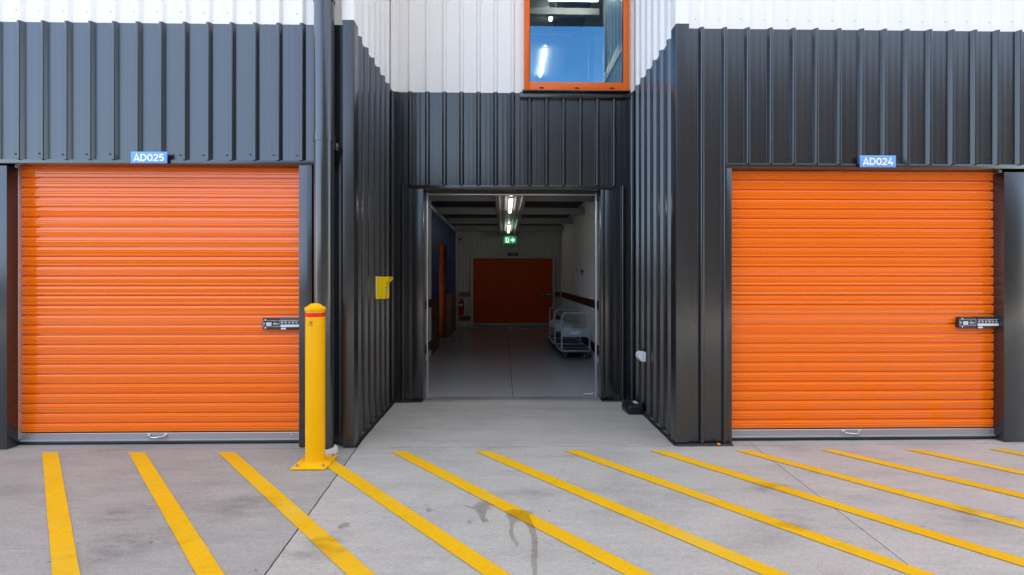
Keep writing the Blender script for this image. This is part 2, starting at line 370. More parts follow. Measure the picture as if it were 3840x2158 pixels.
def obj(name, bm, m, parent=None, sharp=32, recalc=True):
    if recalc: bmesh.ops.recalc_face_normals(bm, faces=bm.faces[:])
    if parent is not None:
        bmesh.ops.translate(bm, verts=bm.verts[:], vec=-Vector(root_of(parent).location))
    me = bpy.data.meshes.new(name); bm.to_mesh(me); bm.free()
    me.polygons.foreach_set('use_smooth', [True] * len(me.polygons)); me.set_sharp_from_angle(angle=R(sharp))
    me.materials.append(M[m] if isinstance(m, str) else m)
    o = bpy.data.objects.new(name, me); COL.objects.link(o)
    if parent is not None: o.parent = parent
    return o

def thing(name, loc, label, cat, group=None):
    o = bpy.data.objects.new(name, None); COL.objects.link(o); o.location = loc; o.empty_display_size = .1
    o['label'] = label; o['category'] = cat
    if group: o['group'] = group
    return o

def tag(o, label, cat, group=None, kind=None):
    o['label'] = label; o['category'] = cat
    if group: o['group'] = group
    if kind: o['kind'] = kind
    return o

def struct(o, label=None):
    o['kind'] = 'structure'
    if label: o['label'] = label
    return o

def glyph(ch):
    """strokes of a bold sans letter in a box 1 high; returns (width, [(points, closed)])"""
    ell = lambda cx, cy, rx, ry, a0, a1, k: [(cx + rx * math.cos(R(a0 + (a1 - a0) * i / k)), cy + ry * math.sin(R(a0 + (a1 - a0) * i / k))) for i in range(k + 1)]
    t = .11
    if ch == 'A': return .86, [([(.06, 0), (.43, .93), (.80, 0)], False), ([(.20, .24), (.66, .24)], False)]
    if ch == 'D': return .84, [([(t, t), (.36, t)] + ell(.36, .5, .38, .39, -90, 90, 16) + [(t, 1 - t)], True)]
    if ch == '0': return .78, [(ell(.39, .5, .29, .39, 0, 360, 28)[:-1], True)]
    if ch == '2': return .70, [([(.07, .80)] + ell(.34, .68, .24, .21, 130, -35, 14) + [(.09, t), (.66, t)], False)]
    if ch == '5': return .72, [([(.62, 1 - t), (.17, 1 - t), (.14, .55)] + ell(.33, .335, .27, .225, 80, -140, 16), False)]
    if ch == '4': return .76, [([(.46, .98), (.10, .30), (.74, .30)], False), ([(.55, .52), (.55, 0)], False)]
    if ch == 'G': return .84, [(ell(.46, .5, .36, .39, 45, 330, 22) + [(.78, .46), (.50, .46)], False)]
    if ch == '1': return .44, [([(.04, .84), (.26, .88), (.26, 0)], False)]
    return .5, []

def text_bm(body, size, fn, weight=.205):
    """bold lettering cut from flat strokes; fn turns the text's (u, v, w) into a world point"""
    bm = BM(); gl = [glyph(c) for c in body]; gap = .04
    x = -(sum(g[0] for g in gl) + gap * (len(gl) - 1)) / 2; lift = 0
    for w, strokes in gl:
        for pts, closed in strokes:
            P = [Vector((p[0], p[1], 0)) for p in pts]; k = len(P); rows = []
            for i in range(k):
                a = P[i] - P[i - 1] if (i or closed) else P[1] - P[0]
                c = P[(i + 1) % k] - P[i] if (i < k - 1 or closed) else P[-1] - P[-2]
                a.normalize(); c.normalize(); n1 = Vector((-a.y, a.x, 0)); n2 = Vector((-c.y, c.x, 0)); m = (n1 + n2).normalized()
                q = weight / 2 / max(.45, m.dot(n1)); rows.append((P[i] + m * q, P[i] - m * q))
            vs = [[bm.verts.new(fn((x + v.x) * size, (v.y - .5) * size, lift)) for v in r] for r in rows]
            for i in range(k if closed else k - 1): bm.faces.new((vs[i][0], vs[(i + 1) % k][0], vs[(i + 1) % k][1], vs[i][1]))
            lift += .00012
        x += w + gap
    return bm

# ribbed steel sheet --------------------------------------------------------------
def cladding(bm, origin, u, n, length, z0, z1, first, pitch, h=.029, crest=.022, nside=.017, pencil=True, base=0., skip=None):
    """a sheet from u=0 to u=length; crests start at first + k*pitch."""
    O, U, Nn = Vector(origin), Vector(u), Vector(n)
    pts = [(0., 0.)]
    c = first; seqs = []
    while c - pitch > -pitch: c -= pitch
    while c < length + pitch:
        e = nside * .14
        seq = [(c, 0), (c + .0015, .0008), (c + nside - e, h - .004), (c + nside + .001, h - .0012), (c + nside + .004, h), (c + nside + crest - .004, h), (c + nside + crest - .001, h - .0012), (c + nside + crest + e, h - .004), (c + 2 * nside + crest - .0015, .0008), (c + 2 * nside + crest, 0)]
        if pencil:
            p = c + crest + 2 * nside; w = pitch - crest - 2 * nside
            for q in (.32, .68):
                seq += [(p + w * q - .008, 0), (p + w * q - .001, .00045), (p + w * q + .001, .00045), (p + w * q + .008, 0)]
        pts += [s for s in seq if 0 < s[0] < length]
        c += pitch
    pts.append((length, 0.))
    lo = [bm.verts.new(O + U * a + Nn * (q + base) + Vector((0, 0, z0))) for a, q in pts]
    hi = [bm.verts.new(O + U * a + Nn * (q + base) + Vector((0, 0, z1))) for a, q in pts]
    for i in range(len(pts) - 1): bm.faces.new((lo[i], lo[i + 1], hi[i + 1], hi[i]))

def screws(bm, origin, u, n, positions, z, r=.0065, h=.005):
    O, U, Nn = Vector(origin), Vector(u), Vector(n)
    for a in positions:
        zz = z + random.uniform(-.006, .006)
        p = O + U * a + Vector((0, 0, zz)); tube(bm, [p - Nn * .003, p + Nn * h, p + Nn * (h + .002)], [r, r, r * .6], 8)

# ------------------------------------------------------------------ ground
b = BM(); flat(b, [(-700, -700), (700, -700), (700, 700), (-700, 700)], lambda x, y: (x, y, 0))
struct(obj('pavement', b, 'concrete'), 'pale grey concrete yard in front of the roller doors')

Y1, Y2 = 3.75, 5.11           # crest planes of the front walls and of the recessed entrance wall
XL, XR = -1.229, 1.428        # crest planes of the two return walls
ZT = 3.48                     # charcoal below, white above
TOP = 11.0
B = thing('storage_building', (0, Y1, 0), 'charcoal and white ribbed steel storage building with orange roller doors', 'building')

def clad(name, m, origin, u, n, length, z0, z1, first, pitch, screw_rows=(), base=0., inset=-.02, sm=None, off=0):
    bm = BM(); cladding(bm, origin, u, n, length, z0, z1, first, pitch, base=base)
    o = obj(name, bm, m, B, sharp=20)
    if screw_rows:
        bs = BM(); k0 = math.ceil((0 - first) / pitch)
        pos = [first + k * pitch + inset for k in range(k0, k0 + int(length / pitch) + 2)]
        pos = [p for p in pos if .02 < p < length - .02]
        for z in screw_rows: screws(bs, Vector(origin) + Vector(n) * base, u, n, pos, z)
        s = obj('screw_row', bs, sm or 'screw', o); s['kind'] = 'stuff'
    return o

X_, Yn, Xp, Xn = (1, 0, 0), (0, -1, 0), (1, 0, 0), (-1, 0, 0)
# left front wall: above the door and the strip behind the pipe
clad('dark_cladding', 'dark', (-9.0, Y1 + .03, 0), X_, Yn, 7.70, 2.356, ZT, -3.958 + 9.0, .1893, (2.405,))
clad('dark_cladding', 'dark', (-1.60, Y1 + .06, 0), X_, Yn, .30, .02, 2.36, .23, .19)
clad('white_cladding', 'white', (-9.0, Y1 + .034, 0), X_, Yn, 7.72, ZT - .04, TOP, -3.958 + 9.0, .1893, (3.575,), sm='screwwhite')
# right front wall
clad('dark_cladding', 'dark', (1.80, Y1 + .03, 0), X_, Yn, 7.20, 2.347, ZT, 1.623 + .1931 - 1.80, .1931, (2.405,))
clad('dark_cladding', 'dark', (1.80, Y1 + .03, 0), X_, Yn, .052, .022, 2.347, 1.623 + .1931 - 1.80, .1931)
clad('dark_cladding', 'dark', (1.52, Y1 + .03, 0), X_, Yn, .28, .022, ZT, 1.623 - 1.52, .1931, (1.03, .06))
clad('white_cladding', 'white', (1.50, Y1 + .034, 0), X_, Yn, 7.5, ZT - .04, TOP, 1.623 - 1.50, .1931, (3.565,), sm='screwwhite')
clad('dark_cladding', 'dark', (-9.0, Y1 + .031, 0), X_, Yn, 4.55, .022, 2.357, -3.958 + 9.0, .1893)
clad('dark_cladding', 'dark', (4.46, Y1 + .031, 0), X_, Yn, 4.54, .022, 2.348, 1.623 + .1931 * 16 - 4.46, .1931)
# returns (crest faces at XL / XR)
clad('dark_cladding', 'dark', (XL - .03, 3.80, 0), (0, 1, 0), Xp, 1.34, .02, ZT, 3.942 - 3.80, .1905, (2.05, 1.04))
clad('white_cladding', 'white', (XL - .034, 3.80, 0), (0, 1, 0), Xp, 1.34, ZT - .04, TOP, 3.942 - 3.80, .1905, (3.60,), sm='screwwhite')
clad('dark_cladding', 'dark', (XR + .03, 3.80, 0), (0, 1, 0), Xn, 1.34, .02, ZT, 3.942 - 3.80, .1905, (2.05, 1.04))
clad('white_cladding', 'white', (XR + .034, 3.80, 0), (0, 1, 0), Xn, 1.34, ZT - .04, TOP, 3.942 - 3.80, .1905, (3.60,), sm='screwwhite')
# recessed entrance wall: band above the doorway, strips beside it
clad('dark_cladding', 'dark', (XL - .02, Y2 + .03, 0), X_, Yn, XR - XL + .04, 2.432, ZT, -1.079 - XL + .02, .1916, (2.47,))
clad('dark_cladding', 'dark', (XL - .02, Y2 + .03, 0), X_, Yn, .225, .02, 2.432, -1.068 - XL + .02 - .095, .1908, (.05,))
clad('dark_cladding', 'dark', (1.23, Y2 + .03, 0), X_, Yn, .22, .02, 2.432, .09, .1908, (.05,))
# white wall above, left and right of the window, and over it
WX0, WX1, WZ0, WZ1 = .225, 1.405, 3.485, 5.35
clad('white_cladding', 'white', (XL - .03, Y2 + .034, 0), X_, Yn, WX0 - XL + .04, ZT - .04, TOP, -1.079 - XL + .03, .1916, (3.59,), sm='screwwhite')
b = BM(); box(b, WX1 - .01, XR + .03, Y2 + .02, Y2 + .05, ZT - .04, TOP); box(b, WX0 - .01, WX1 - .01, Y2 + .02, Y2 + .05, WZ1 - .02, TOP)
obj('wall_infill', b, 'white', B)

# flashings at the outer corners, angle profile with a softened fold
def corner(name, m, xw, sgn, z0, z1, w=.088, side=.11, y=Y1 - .003):
    """sgn +1: the wall front lies to the left of the corner (left corner)."""
    x = xw + sgn * .002
    bm = BM(); r = .004; t = .002
    poly = [(x - sgn * w, y), (x - sgn * r, y), (x - sgn * r * .3, y + r * .3), (x, y + r), (x, y + side), (x - sgn * t, y + side), (x - sgn * t, y + r + t), (x - sgn * (r + t), y + t), (x - sgn * w, y + t)]
    prism(bm, poly, lambda u, v: (u, v, z0), lambda u, v: (u, v, z1))
    # folded back edge so the front leg reads as a box
    prism(bm, [(x - sgn * w, y + .0005), (x - sgn * w, y + .034), (x - sgn * (w + .002), y + .034), (x - sgn * (w + .002), y + .0005)], lambda u, v: (u, v, z0), lambda u, v: (u, v, z1))
    return obj(name, bm, m, B)
corner('corner_flashing', 'darkflash', XL, 1, .012, ZT + .025)
corner('corner_flashing', 'darkflash', XR, -1, .030, ZT + .022, w=.108)
corner('corner_flashing', 'white', XL, 1, ZT + .025, TOP, y=Y1 + .001, w=.10)
corner('corner_flashing', 'white', XR, -1, ZT + .022, TOP, w=.108, y=Y1 + .001)
# inner corner flashings
for m, z0, z1, d in (('darkflash', .012, ZT, 0), ('white', ZT, TOP, .003)):
    for xw, s in ((XL, 1), (XR, -1)):
        b = BM(); box(b, min(xw - s * .03, xw + s * .05), max(xw - s * .03, xw + s * .05), Y2 + .012 + d, Y2 + .02 + d, z0, z1)
        box(b, min(xw - s * .022, xw - s * .014), max(xw - s * .022, xw - s * .014), Y2 - .06, Y2 + .011, z0, z1)
        obj('inner_corner_flashing', b, m, B)
# rough sealant and grime at the foot of the walls
b = BM()
def foot(x0, y0, x1, y1, w=.022, h=.022, k=26):
    P0, P1 = Vector((x0, y0, 0)), Vector((x1, y1, 0)); d = (P1 - P0).normalized(); nn = Vector((d.y, -d.x, 0))
    ring = []
    for i in range(k + 1):
        p = P0.lerp(P1, i / k); ww = w * random.uniform(.8, 1.1); hh = h * random.uniform(.85, 1.1)
        ring.append([b.verts.new(p + nn * ww + Vector((0, 0, .0005))), b.verts.new(p + nn * ww * .5 + Vector((0, 0, hh * .8))), b.verts.new(p - nn * .012 + Vector((0, 0, hh)))])
    for u, v in zip(ring, ring[1:]):
        for q in range(2): b.faces.new((u[q], v[q], v[q + 1], u[q + 1]))
for a in ((XR, Y1, 1.90, Y1 - .002, .016, .020), (XR, 5.10, XR, Y1, .018, .018), (XL, Y1, XL, 5.10, .018, .018), (XL, 5.10, -.91, 5.10, .01, .018), (1.10, 5.10, XR, 5.10, .01, .018)):
    b = BM(); foot(*a, k=40); obj('wall_sealant', b, 'rubber', B)

# ------------------------------------------------------------------ front roller doors
def curtain(bm, x0, x1, y, z0, z1, pitch=.0822, joint=6, start=2, fine=1.):
    """slatted curtain: deep groove, two raised beads in the middle of each slat; every sixth slat is a joint with extra beads"""
    prof = []
    z = z0; k = start
    while z < z1:
        s = pitch
        seq = [(0, .018), (.075, .018), (.09, .004), (.105, .0006), (.15, 0), (.40, -.0002), (.43, -.0044), (.455, -.0050), (.49, -.0016), (.60, -.0016), (.63, -.0050), (.655, -.0056), (.69, -.0006), (.90, -.0004), (.925, .0006), (.94, .004), (.955, .018)]
        if k % joint == 0:
            seq = [(0, .018), (.075, .018), (.09, .004), (.105, .0006), (.22, 0), (.25, -.004), (.275, -.0044), (.31, .0), (.42, -.0005), (.45, -.0044), (.475, -.005), (.51, -.001), (.60, -.0015), (.63, -.0050), (.655, -.0056), (.69, -.001), (.90, 0), (.925, .0006), (.94, .004), (.955, .018)]
        for a, q in seq: prof.append((z + a * s, q))
        z += s; k += 1
    prof = [p for p in prof if p[0] <= z1] + [(z1, 0)]
    # slight belly across the width
    xs = [x0 + (x1 - x0) * i / 12 for i in range(13)]
    grid = [[bm.verts.new((x, y + q * fine + .0035 * math.sin(math.pi * (x - x0) / (x1 - x0) * 1.0 + z * 1.7), z)) for x in xs] for z, q in prof]
    for u, v in zip(grid, grid[1:]):
        for i in range(12): bm.faces.new((u[i], u[i + 1], v[i + 1], v[i]))

def bow_handle(parent, xc, y, z, w=.165):
    bm = BM()
    for s in (-1, 1):
        c = Vector((xc + s * w * .42, y, z + .006))
        tube(bm, [c + Vector((0, 0, 0)), c + Vector((0, -.004, 0)), c + Vector((0, -.006, 0))], [.019, .019, .016], 20)
        tube(bm, [c + Vector((0, -.005, 0)), c + Vector((0, -.011, 0)), c + Vector((0, -.013, 0))], [.009, .009, .005], 12)
    pts = []
    for i in range(17):
        t = i / 16; a = math.pi * t
        pts.append((xc - w * .36 + w * .72 * t, y - .008 - .022 * math.sin(a), z + .002 - .003 * math.sin(a)))
    tube(bm, pts, [.0065 + .003 * math.sin(math.pi * i / 16) for i in range(17)], 12)
    return obj('handle', bm, 'chrome', parent)

def lock(parent, x0, y, z0, z1, x1, sticker=True):
    """electronic lock: keypad body and bolt housing"""
    hgt = z1 - z0; wk = .150
    bm = BM()
    prof = [(0, z0 + .006), (.010, z0), (wk, z0), (wk, z1), (.008, z1), (0, z1 - .012)]
    prism(bm, [(x0 + u, v) for u, v in prof], lambda u, v: (u, y - .034, v), lambda u, v: (u, y, v))
    box(bm, x0 + wk - .002, x1, y - .040, y, z0 - .002, z1 + .003, .004)
    tube(bm, [(x0 + .002, y - .01, z0 + hgt * .45), (x0 + .002, y - .03, z0 + hgt * .45)], .012, 16)
    o = obj('lock', bm, 'lockgrey', parent); o['label'] = 'black electronic lock with a white six key pad'
    yf = y - .0350
    bk = BM()
    for i in range(3):
        for j in range(2): box(bk, x0 + .034 + i * .0145, x0 + .0468 + i * .0145, yf - .002, yf + .001, z0 + hgt * .30 + j * .0155, z0 + hgt * .30 + .0140 + j * .0155, .0015)
    for dz in (.18, .90): tube(bk, [(x0 + .026, yf, z0 + hgt * dz - .005), (x0 + .026, yf - .003, z0 + hgt * dz - .005), (x0 + .026, yf - .004, z0 + hgt * dz - .005)], [.006, .006, .003], 10)
    # thin frame, ring mark and lines of print
    for (a, c, d, e) in ((.004, .146, .22, .235), (.004, .146, .765, .78), (.004, .0055, .235, .765), (.1445, .146, .235, .765)): box(bk, x0 + a, x0 + c, yf - .0006, yf + .001, z0 + hgt * d, z0 + hgt * e)
    ring = arc(x0 + .015, z0 + hgt * .50, .0085, 0, 2 * math.pi, 18)[:-1]; inner = arc(x0 + .015, z0 + hgt * .50, .0068, 0, 2 * math.pi, 18)[:-1]
    for i in range(18):
        q = (i + 1) % 18; bk.faces.new([bk.verts.new((px, yf - .0008, pz)) for px, pz in (ring[i], ring[q], inner[q], inner[i])])
    prism(bk, arc(x0 + .015, z0 + hgt * .505, .0035, 0, 2 * math.pi, 10)[:-1], lambda u, v: (u, yf - .001, v), lambda u, v: (u, yf + .001, v))
    for (a, c, d, e) in ((.098, .108, .62, .655), (.090, .134, .50, .535), (.090, .130, .43, .465), (.090, .136, .285, .30)): box(bk, x0 + a, x0 + c, yf - .0006, yf + .001, z0 + hgt * d, z0 + hgt * e)
    obj('keypad', bk, 'key', o)
    yb = y - .0412; bp = BM(); X0 = x0 + wk + .004; X1 = x1 - .004
    box(bp, X0, X1, yb - .0006, yb + .001, z0 + hgt * .21, z0 + hgt * .42)
    box(bp, X0, X1, yb - .0006, yb + .001, z0 + hgt * .775, z0 + hgt * .80)
    for i in range(int((X1 - X0) / .030)):
        cx = X0 + .012 + i * .030
        prism(bp, [(cx - .009, z0 + hgt * .66), (cx + .003, z0 + hgt * .67), (cx + .009, z0 + hgt * .60), (cx + .009, z0 + hgt * .54), (cx + .004, z0 + hgt * .56), (cx - .002, z0 + hgt * .60), (cx - .009, z0 + hgt * .61)], lambda u, v: (u, yb - .0007, v), lambda u, v: (u, yb + .001, v))
        box(bp, cx - .008, cx + .008, yb - .0006, yb + .001, z0 + hgt * .47, z0 + hgt * .495)
    if sticker: box(bp, X0 + .004, X0 + .044, yb - .0008, yb + .001, z0 + hgt * .0, z0 + hgt * .145)
    obj('instruction_label', bp, 'printw', o)
    for i in range(max(1, int((X1 - X0) / .075))): by = BM(); box(by, X0 + .010 + i * .075, X0 + .050 + i * .075, yb - .0006, yb + .001, z0 + hgt * .71, z0 + hgt * .735); obj('yellow_print', by, 'printy', o)
    return o

def roller_door(x0, x1, y, ztop, lock_x, lock_end, hx, label, edge=None, zl=(.963, 1.058)):
    bm = BM(); curtain(bm, x0, x1, y, .093, ztop)
    d = obj('roller_door', bm, 'orange', B, sharp=40); d['label'] = label
    bm = BM()
    prism(bm, [(y - .006, .030), (y - .022, .030), (y - .022, .036), (y - .010, .040), (y - .010, .090), (y - .006, .094)], lambda u, v: (x0, u, v), lambda u, v: (x1, u, v))
    obj('bottom_rail', bm, 'alu', d)
    bm = BM(); tube(bm, [(x0, y - .006, .0155), (x1, y - .006, .0155)], .0155, 14); box(bm, x0, x1, y - .012, y + .004, .018, .031)
    obj('rubber_seal', bm, 'rubber', d)
    bow_handle(d, hx, y - .010, .064)
    for q in (.035, .075): bs = BM(); tube(bs, [(x0 + q, y - .008, .068), (x0 + q, y - .013, .068), (x0 + q, y - .015, .068)], [.007, .007, .004], 10); obj('rail_bolt', bs, 'chrome', d)
    for q in (.08, .19): bs = BM(); tube(bs, [(x1 - q, y - .008, .068), (x1 - q, y - .013, .068), (x1 - q, y - .015, .068)], [.007, .007, .004], 10); obj('rail_bolt', bs, 'chrome', d)
    lock(d, lock_x, y - .004, zl[0], zl[1], lock_end)
    return d

DL, DR = 3.880, 3.868
dl = roller_door(-4.032, -1.600, DL, 2.43, -2.019, -1.60, -2.905, 'orange roller door below the AD025 sign, glossy reflections near its top')
dr = roller_door(1.860, 4.275, DR, 2.43, 3.900, 4.262, 2.985, 'orange roller door below the AD024 sign')
# guides at the outer edges of both curtains
b = BM(); box(b, -4.060, -4.028, DL - .030, DL + .02, .05, 2.42, .003)
obj('door_guide', b, 'galv', B)
b = BM(); box(b, 4.264, 4.292, DR - .024, DR + .02, .04, 2.42, .003)
obj('door_guide', b, 'galv', B)
# jambs (folded boxes) and headers
JY = Y1 + .014
def jamb(x0, x1, y0, y1, z0, z1):
    bm = BM(); box(bm, x0, x1, y0, y1, z0, z1, .003); return obj('door_jamb', bm, 'darkflash', B)
jamb(-4.45, -4.032, JY, DL + .10, .004, 2.305)
jamb(-1.682, -1.576, JY, DL + .10, .004, 2.320)
jamb(1.848, 1.903, JY, DR + .10, .006, 2.312)
jamb(4.236, 4.46, Y1 + .030, DR + .10, .006, 2.29)
def header(x0, x1, y0, y1, z0, z1):
    bm = BM(); box(bm, x0, x1, y0, y1, z0, z1, .002); return obj('door_header', bm, 'darkflash', B)
header(-4.45, -1.545, JY - .004, DL + .12, 2.322, 2.357)
header(1.843, 4.46, JY - .004, DR + .12, 2.314, 2.349)
for q in (-1.668, -1.592): b = BM(); screws(b, (0, JY - .004, 0), X_, Yn, (q,), 2.328, r=.004, h=.002); obj('screw', b, 'screw', B)
# masonry behind the curtains and ends
b = BM(); box(b, -16, -9.0, Y1 + .03, Y1 + .15, 0, TOP); obj('outer_wall', b, 'white', B)
b = BM(); box(b, 9.0, 16, Y1 + .03, Y1 + .15, 0, TOP)
obj('outer_wall', b, 'white', B)
b = BM(); box(b, -4.9, -1.55, 4.05, 4.10, 0, 2.6); obj('unit_lining', b, 'deck', B)
b = BM(); box(b, 1.80, 4.9, 4.05, 4.10, 0, 2.6)
obj('unit_lining', b, 'deck', B)

# ------------------------------------------------------------------ the recessed doorway
OX0, OX1, OZ = -.906, 1.096, 2.395
header(XL + .165, XR - .19, Y2 + .016, Y2 + .16, 2.395, 2.435)
jamb(-1.027, OX0, Y2 + .020, Y2 + .15, .004, OZ - .002)
jamb(OX1, 1.146, Y2 + .020, Y2 + .15, .004, OZ - .002)
jamb(1.1465, 1.236, Y2 + .026, Y2 + .06, .004, OZ - .002)
b = BM(); box(b, -.893, -.879, Y2 + .16, Y2 + .21, .01, 2.38, .002); box(b, 1.064, 1.080, Y2 + .16, Y2 + .21, .01, 2.38, .002); box(b, -.893, 1.080, Y2 + .17, Y2 + .20, 2.352, 2.366, .002)
obj('doorway_guide', b, 'galv', B)
b = BM(); box(b, OX0, OX1, Y2 + .02, Y2 + .17, .001, .012, .002)
obj('threshold', b, 'alu', B)
b = BM(); box(b, .94, 1.05, Y2 + .24, Y2 + .27, .012, .016); tube(b, [(.95, Y2 + .255, .02), (1.02, Y2 + .255, .02), (1.06, Y2 + .25, .032)], .005, 8)
tag(obj('floor_bolt', b, 'galv'), 'small steel hold-open bracket on the corridor floor inside the doorway', 'bracket')

# ------------------------------------------------------------------ upper window
win = BM(); fy0, fy1 = Y2 - .035, Y2 + .06
box(win, WX0, WX0 + .063, fy0, fy1, WZ0, WZ1, .003); box(win, WX1 - .063, WX1, fy0, fy1, WZ0, WZ1, .003)
box(win, WX0 + .0632, WX1 - .0632, fy0, fy1, WZ0 + .001, WZ0 + .095, .003); box(win, WX0 + .0632, WX1 - .0632, fy0, fy1, WZ1 - .07, WZ1, .003)
win = obj('window_frame', win, 'orangeframe', B); win['label'] = 'orange framed window above the recessed doorway'
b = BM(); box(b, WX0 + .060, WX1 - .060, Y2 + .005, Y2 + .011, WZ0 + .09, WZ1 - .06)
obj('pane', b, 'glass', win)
for q in (.165, .50, .835):
    b = BM(); x = WX0 + (WX1 - WX0) * q; prism(b, [(x - .026, WZ0 + .022), (x + .026, WZ0 + .022), (x + .021, WZ0 + .033), (x + .012, WZ0 + .036), (x - .012, WZ0 + .036), (x - .021, WZ0 + .033)], lambda u, v: (u, fy0 - .006, v), lambda u, v: (u, fy0 + .002, v)); obj('drain_cover', b, 'slot', win)
b = BM(); box(b, WX0 + .0635, WX0 + .069, Y2 - .01, Y2 + .004, WZ0 + .096, WZ1 - .071); obj('gasket', b, 'rubber', win)
b = BM(); box(b, WX1 - .069, WX1 - .0635, Y2 - .01, Y2 + .004, WZ0 + .096, WZ1 - .071)
obj('gasket', b, 'rubber', win)
b = BM(); box(b, WX0 - .045, WX1 + .02, Y2 - .012, Y2 + .03, 3.415, 3.476, .002); box(b, WX0 - .02, WX1 + .012, Y2 - .05, Y2 + .03, 3.4765, 3.4845)
obj('sill_flashing', b, 'darkflash', B)

# room behind the window
b = BM(); box(b, -2.2, 3.2, 5.2, 13.2, 6.30, 6.36); obj('upper_ceiling', b, 'interiorgrey', B)
b = BM(); cladding(b, (1.62, 5.25, 0), (0, 1, 0), Xn, 1.95, 3.6, 6.3, .03, .075, h=.012, crest=.03, nside=.008, pencil=False); obj('upper_side_wall', b, 'wallin', B)
b = BM(); box(b, 1.585, 1.60, 5.3, 7.2, 4.46, 4.62); obj('upper_bumper_rail', b, 'checker', B)
b = BM(); box(b, 1.58, 1.63, 7.20, 7.24, 3.6, 6.3); obj('upper_corner_guard', b, 'checker', B)
b = BM(); box(b, 1.72, 1.81, 9.18, 9.24, 3.6, 6.3); obj('upper_corner_guard', b, 'checker', B)
b = BM(); box(b, 1.811, 3.1, 9.20, 9.25, 3.6, 6.3); obj('upper_side_wall', b, 'wallin', B)
b = BM(); box(b, -2.2, 3.2, 13.0, 13.1, 3.6, 6.3); box(b, -2.3, -2.2, 5.2, 13.1, 3.6, 6.3); box(b, 3.2, 3.3, 5.2, 13.1, 3.6, 6.3); obj('upper_walls', b, 'wallin', B)
b = BM(); box(b, -2.2, 3.2, 5.16, 13.1, 3.55, 3.6); obj('upper_floor', b, 'deck', B)
b = BM(); box(b, -2.2, 1.6, 7.60, 7.68, 5.80, 5.905); obj('upper_beam', b, 'white', B)
b = BM(); box(b, -2.2, .3, 8.0, 9.0, 6.27, 6.295); box(b, .95, 1.55, 8.0, 9.0, 6.27, 6.295); obj('upper_ceiling_panel', b, 'deck', B)
b = BM(); cladding(b, (.45, 9.1, 6.28), (1, 0, 0), (0, 0, -1), 1.0, 0, 0, .1, .2) if False else box(b, .45, 1.35, 9.1, 12.9, 6.25, 6.28); obj('upper_ceiling_strip', b, 'strip', B)

def tube_light(xc, y0, y1, z, label, m='tube'):
    t = thing('ceiling_light', (xc, (y0 + y1) / 2, z), label, 'light', 'lit tube lights on the corridor ceilings')
    bm = BM(); box(bm, xc - .03, xc + .03, y0, y1, z - .012, z, .003); obj('lamp_body', bm, 'whiteplastic', t)
    bm = BM()
    prof = [(-.028, 0), (-.028, -.02), (-.018, -.036), (.018, -.036), (.028, -.02), (.028, 0)]
    prism(bm, prof, lambda u, v: (xc + u, y0 + .01, z - .0125 + v), lambda u, v: (xc + u, y1 - .01, z - .0125 + v)); obj('diffuser', bm, m, t)
    return t
tube_light(.87, 9.6, 10.9, 6.245, 'long lit tube light low in the view through the orange framed window', 'tubeup')
tube_light(.87, 8.15, 8.52, 6.245, 'short stub of tube light just below the pale ceiling beam behind the window', 'tubeup')
t = thing('ceiling_light', (1.1, 7.25, 5.82), 'horizontal tube light at the top of the orange framed window', 'light', 'lit tube lights on the corridor ceilings')
b = BM(); tube(b, [(.72, 7.25, 5.825), (1.50, 7.25, 5.825)], .020, 12); obj('diffuser', b, 'tubeup', t)
b = BM(); box(b, .70, 1.52, 7.22, 7.28, 5.848, 5.868, .003); obj('lamp_body', b, 'whiteplastic', t)

# ------------------------------------------------------------------ corridor
CX0, CX1, CY1 = -1.30, 1.545, 13.05
b = BM(); flat(b, [(-1.4, Y2 + .10), (3.2, Y2 + .10), (3.2, CY1 + .1), (-1.4, CY1 + .1)], lambda x, y: (x, y, .004))
struct(obj('corridor_floor', b, 'floor'), 'polished dark grey corridor floor')
def mini(name, origin, u, n, length, z0, z1, m='wallin'):
    bm = BM(); cladding(bm, origin, u, n, length, z0, z1, .02, .10, h=.016, crest=.035, nside=.010, pencil=False); return obj(name, bm, m, B, sharp=20)
mini('interior_wall', (CX0 - .016, Y2 + .21, 0), (0, 1, 0), Xp, 8.2 - Y2 - .21, 0, 2.85)
b = BM(); box(b, CX0 - .03, CX0, 8.2, 9.17, 1.0, 2.85); box(b, CX0 - .03, CX0, 10.46, 12.3, 1.0, 2.85); box(b, CX0 - .03, CX0, 9.1702, 10.4598, 2.10, 2.85)
obj('blue_wall', b, 'wallblue', B)
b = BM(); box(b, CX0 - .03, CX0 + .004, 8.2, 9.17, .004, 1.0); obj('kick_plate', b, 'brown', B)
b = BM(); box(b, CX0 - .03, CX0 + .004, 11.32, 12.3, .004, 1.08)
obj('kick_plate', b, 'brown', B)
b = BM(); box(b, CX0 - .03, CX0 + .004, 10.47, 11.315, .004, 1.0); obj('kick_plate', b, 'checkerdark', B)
mini('interior_wall', (CX0 - .016, 12.3, 0), (0, 1, 0), Xp, .75, 0, 2.85)
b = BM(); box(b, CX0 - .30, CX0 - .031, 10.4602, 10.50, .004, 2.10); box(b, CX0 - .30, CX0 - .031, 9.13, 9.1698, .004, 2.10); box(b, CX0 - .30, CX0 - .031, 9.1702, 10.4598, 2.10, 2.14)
lift = obj('lift_frame', b, 'orangesteel', B)
b = BM(); box(b, CX0 - .20, CX0 - .18, 9.18, 9.81, .01, 2.09); box(b, CX0 - .20, CX0 - .18, 9.825, 10.45, .01, 2.09); obj('door_panel', b, 'orangesteel', lift)
b = BM()
for i in range(6): box(b, CX0 - .17 + i * .048, CX0 - .17 + i * .048 + .026, 9.0, 10.55, .004, .010)
obj('lift_sill', b, 'alu', lift)
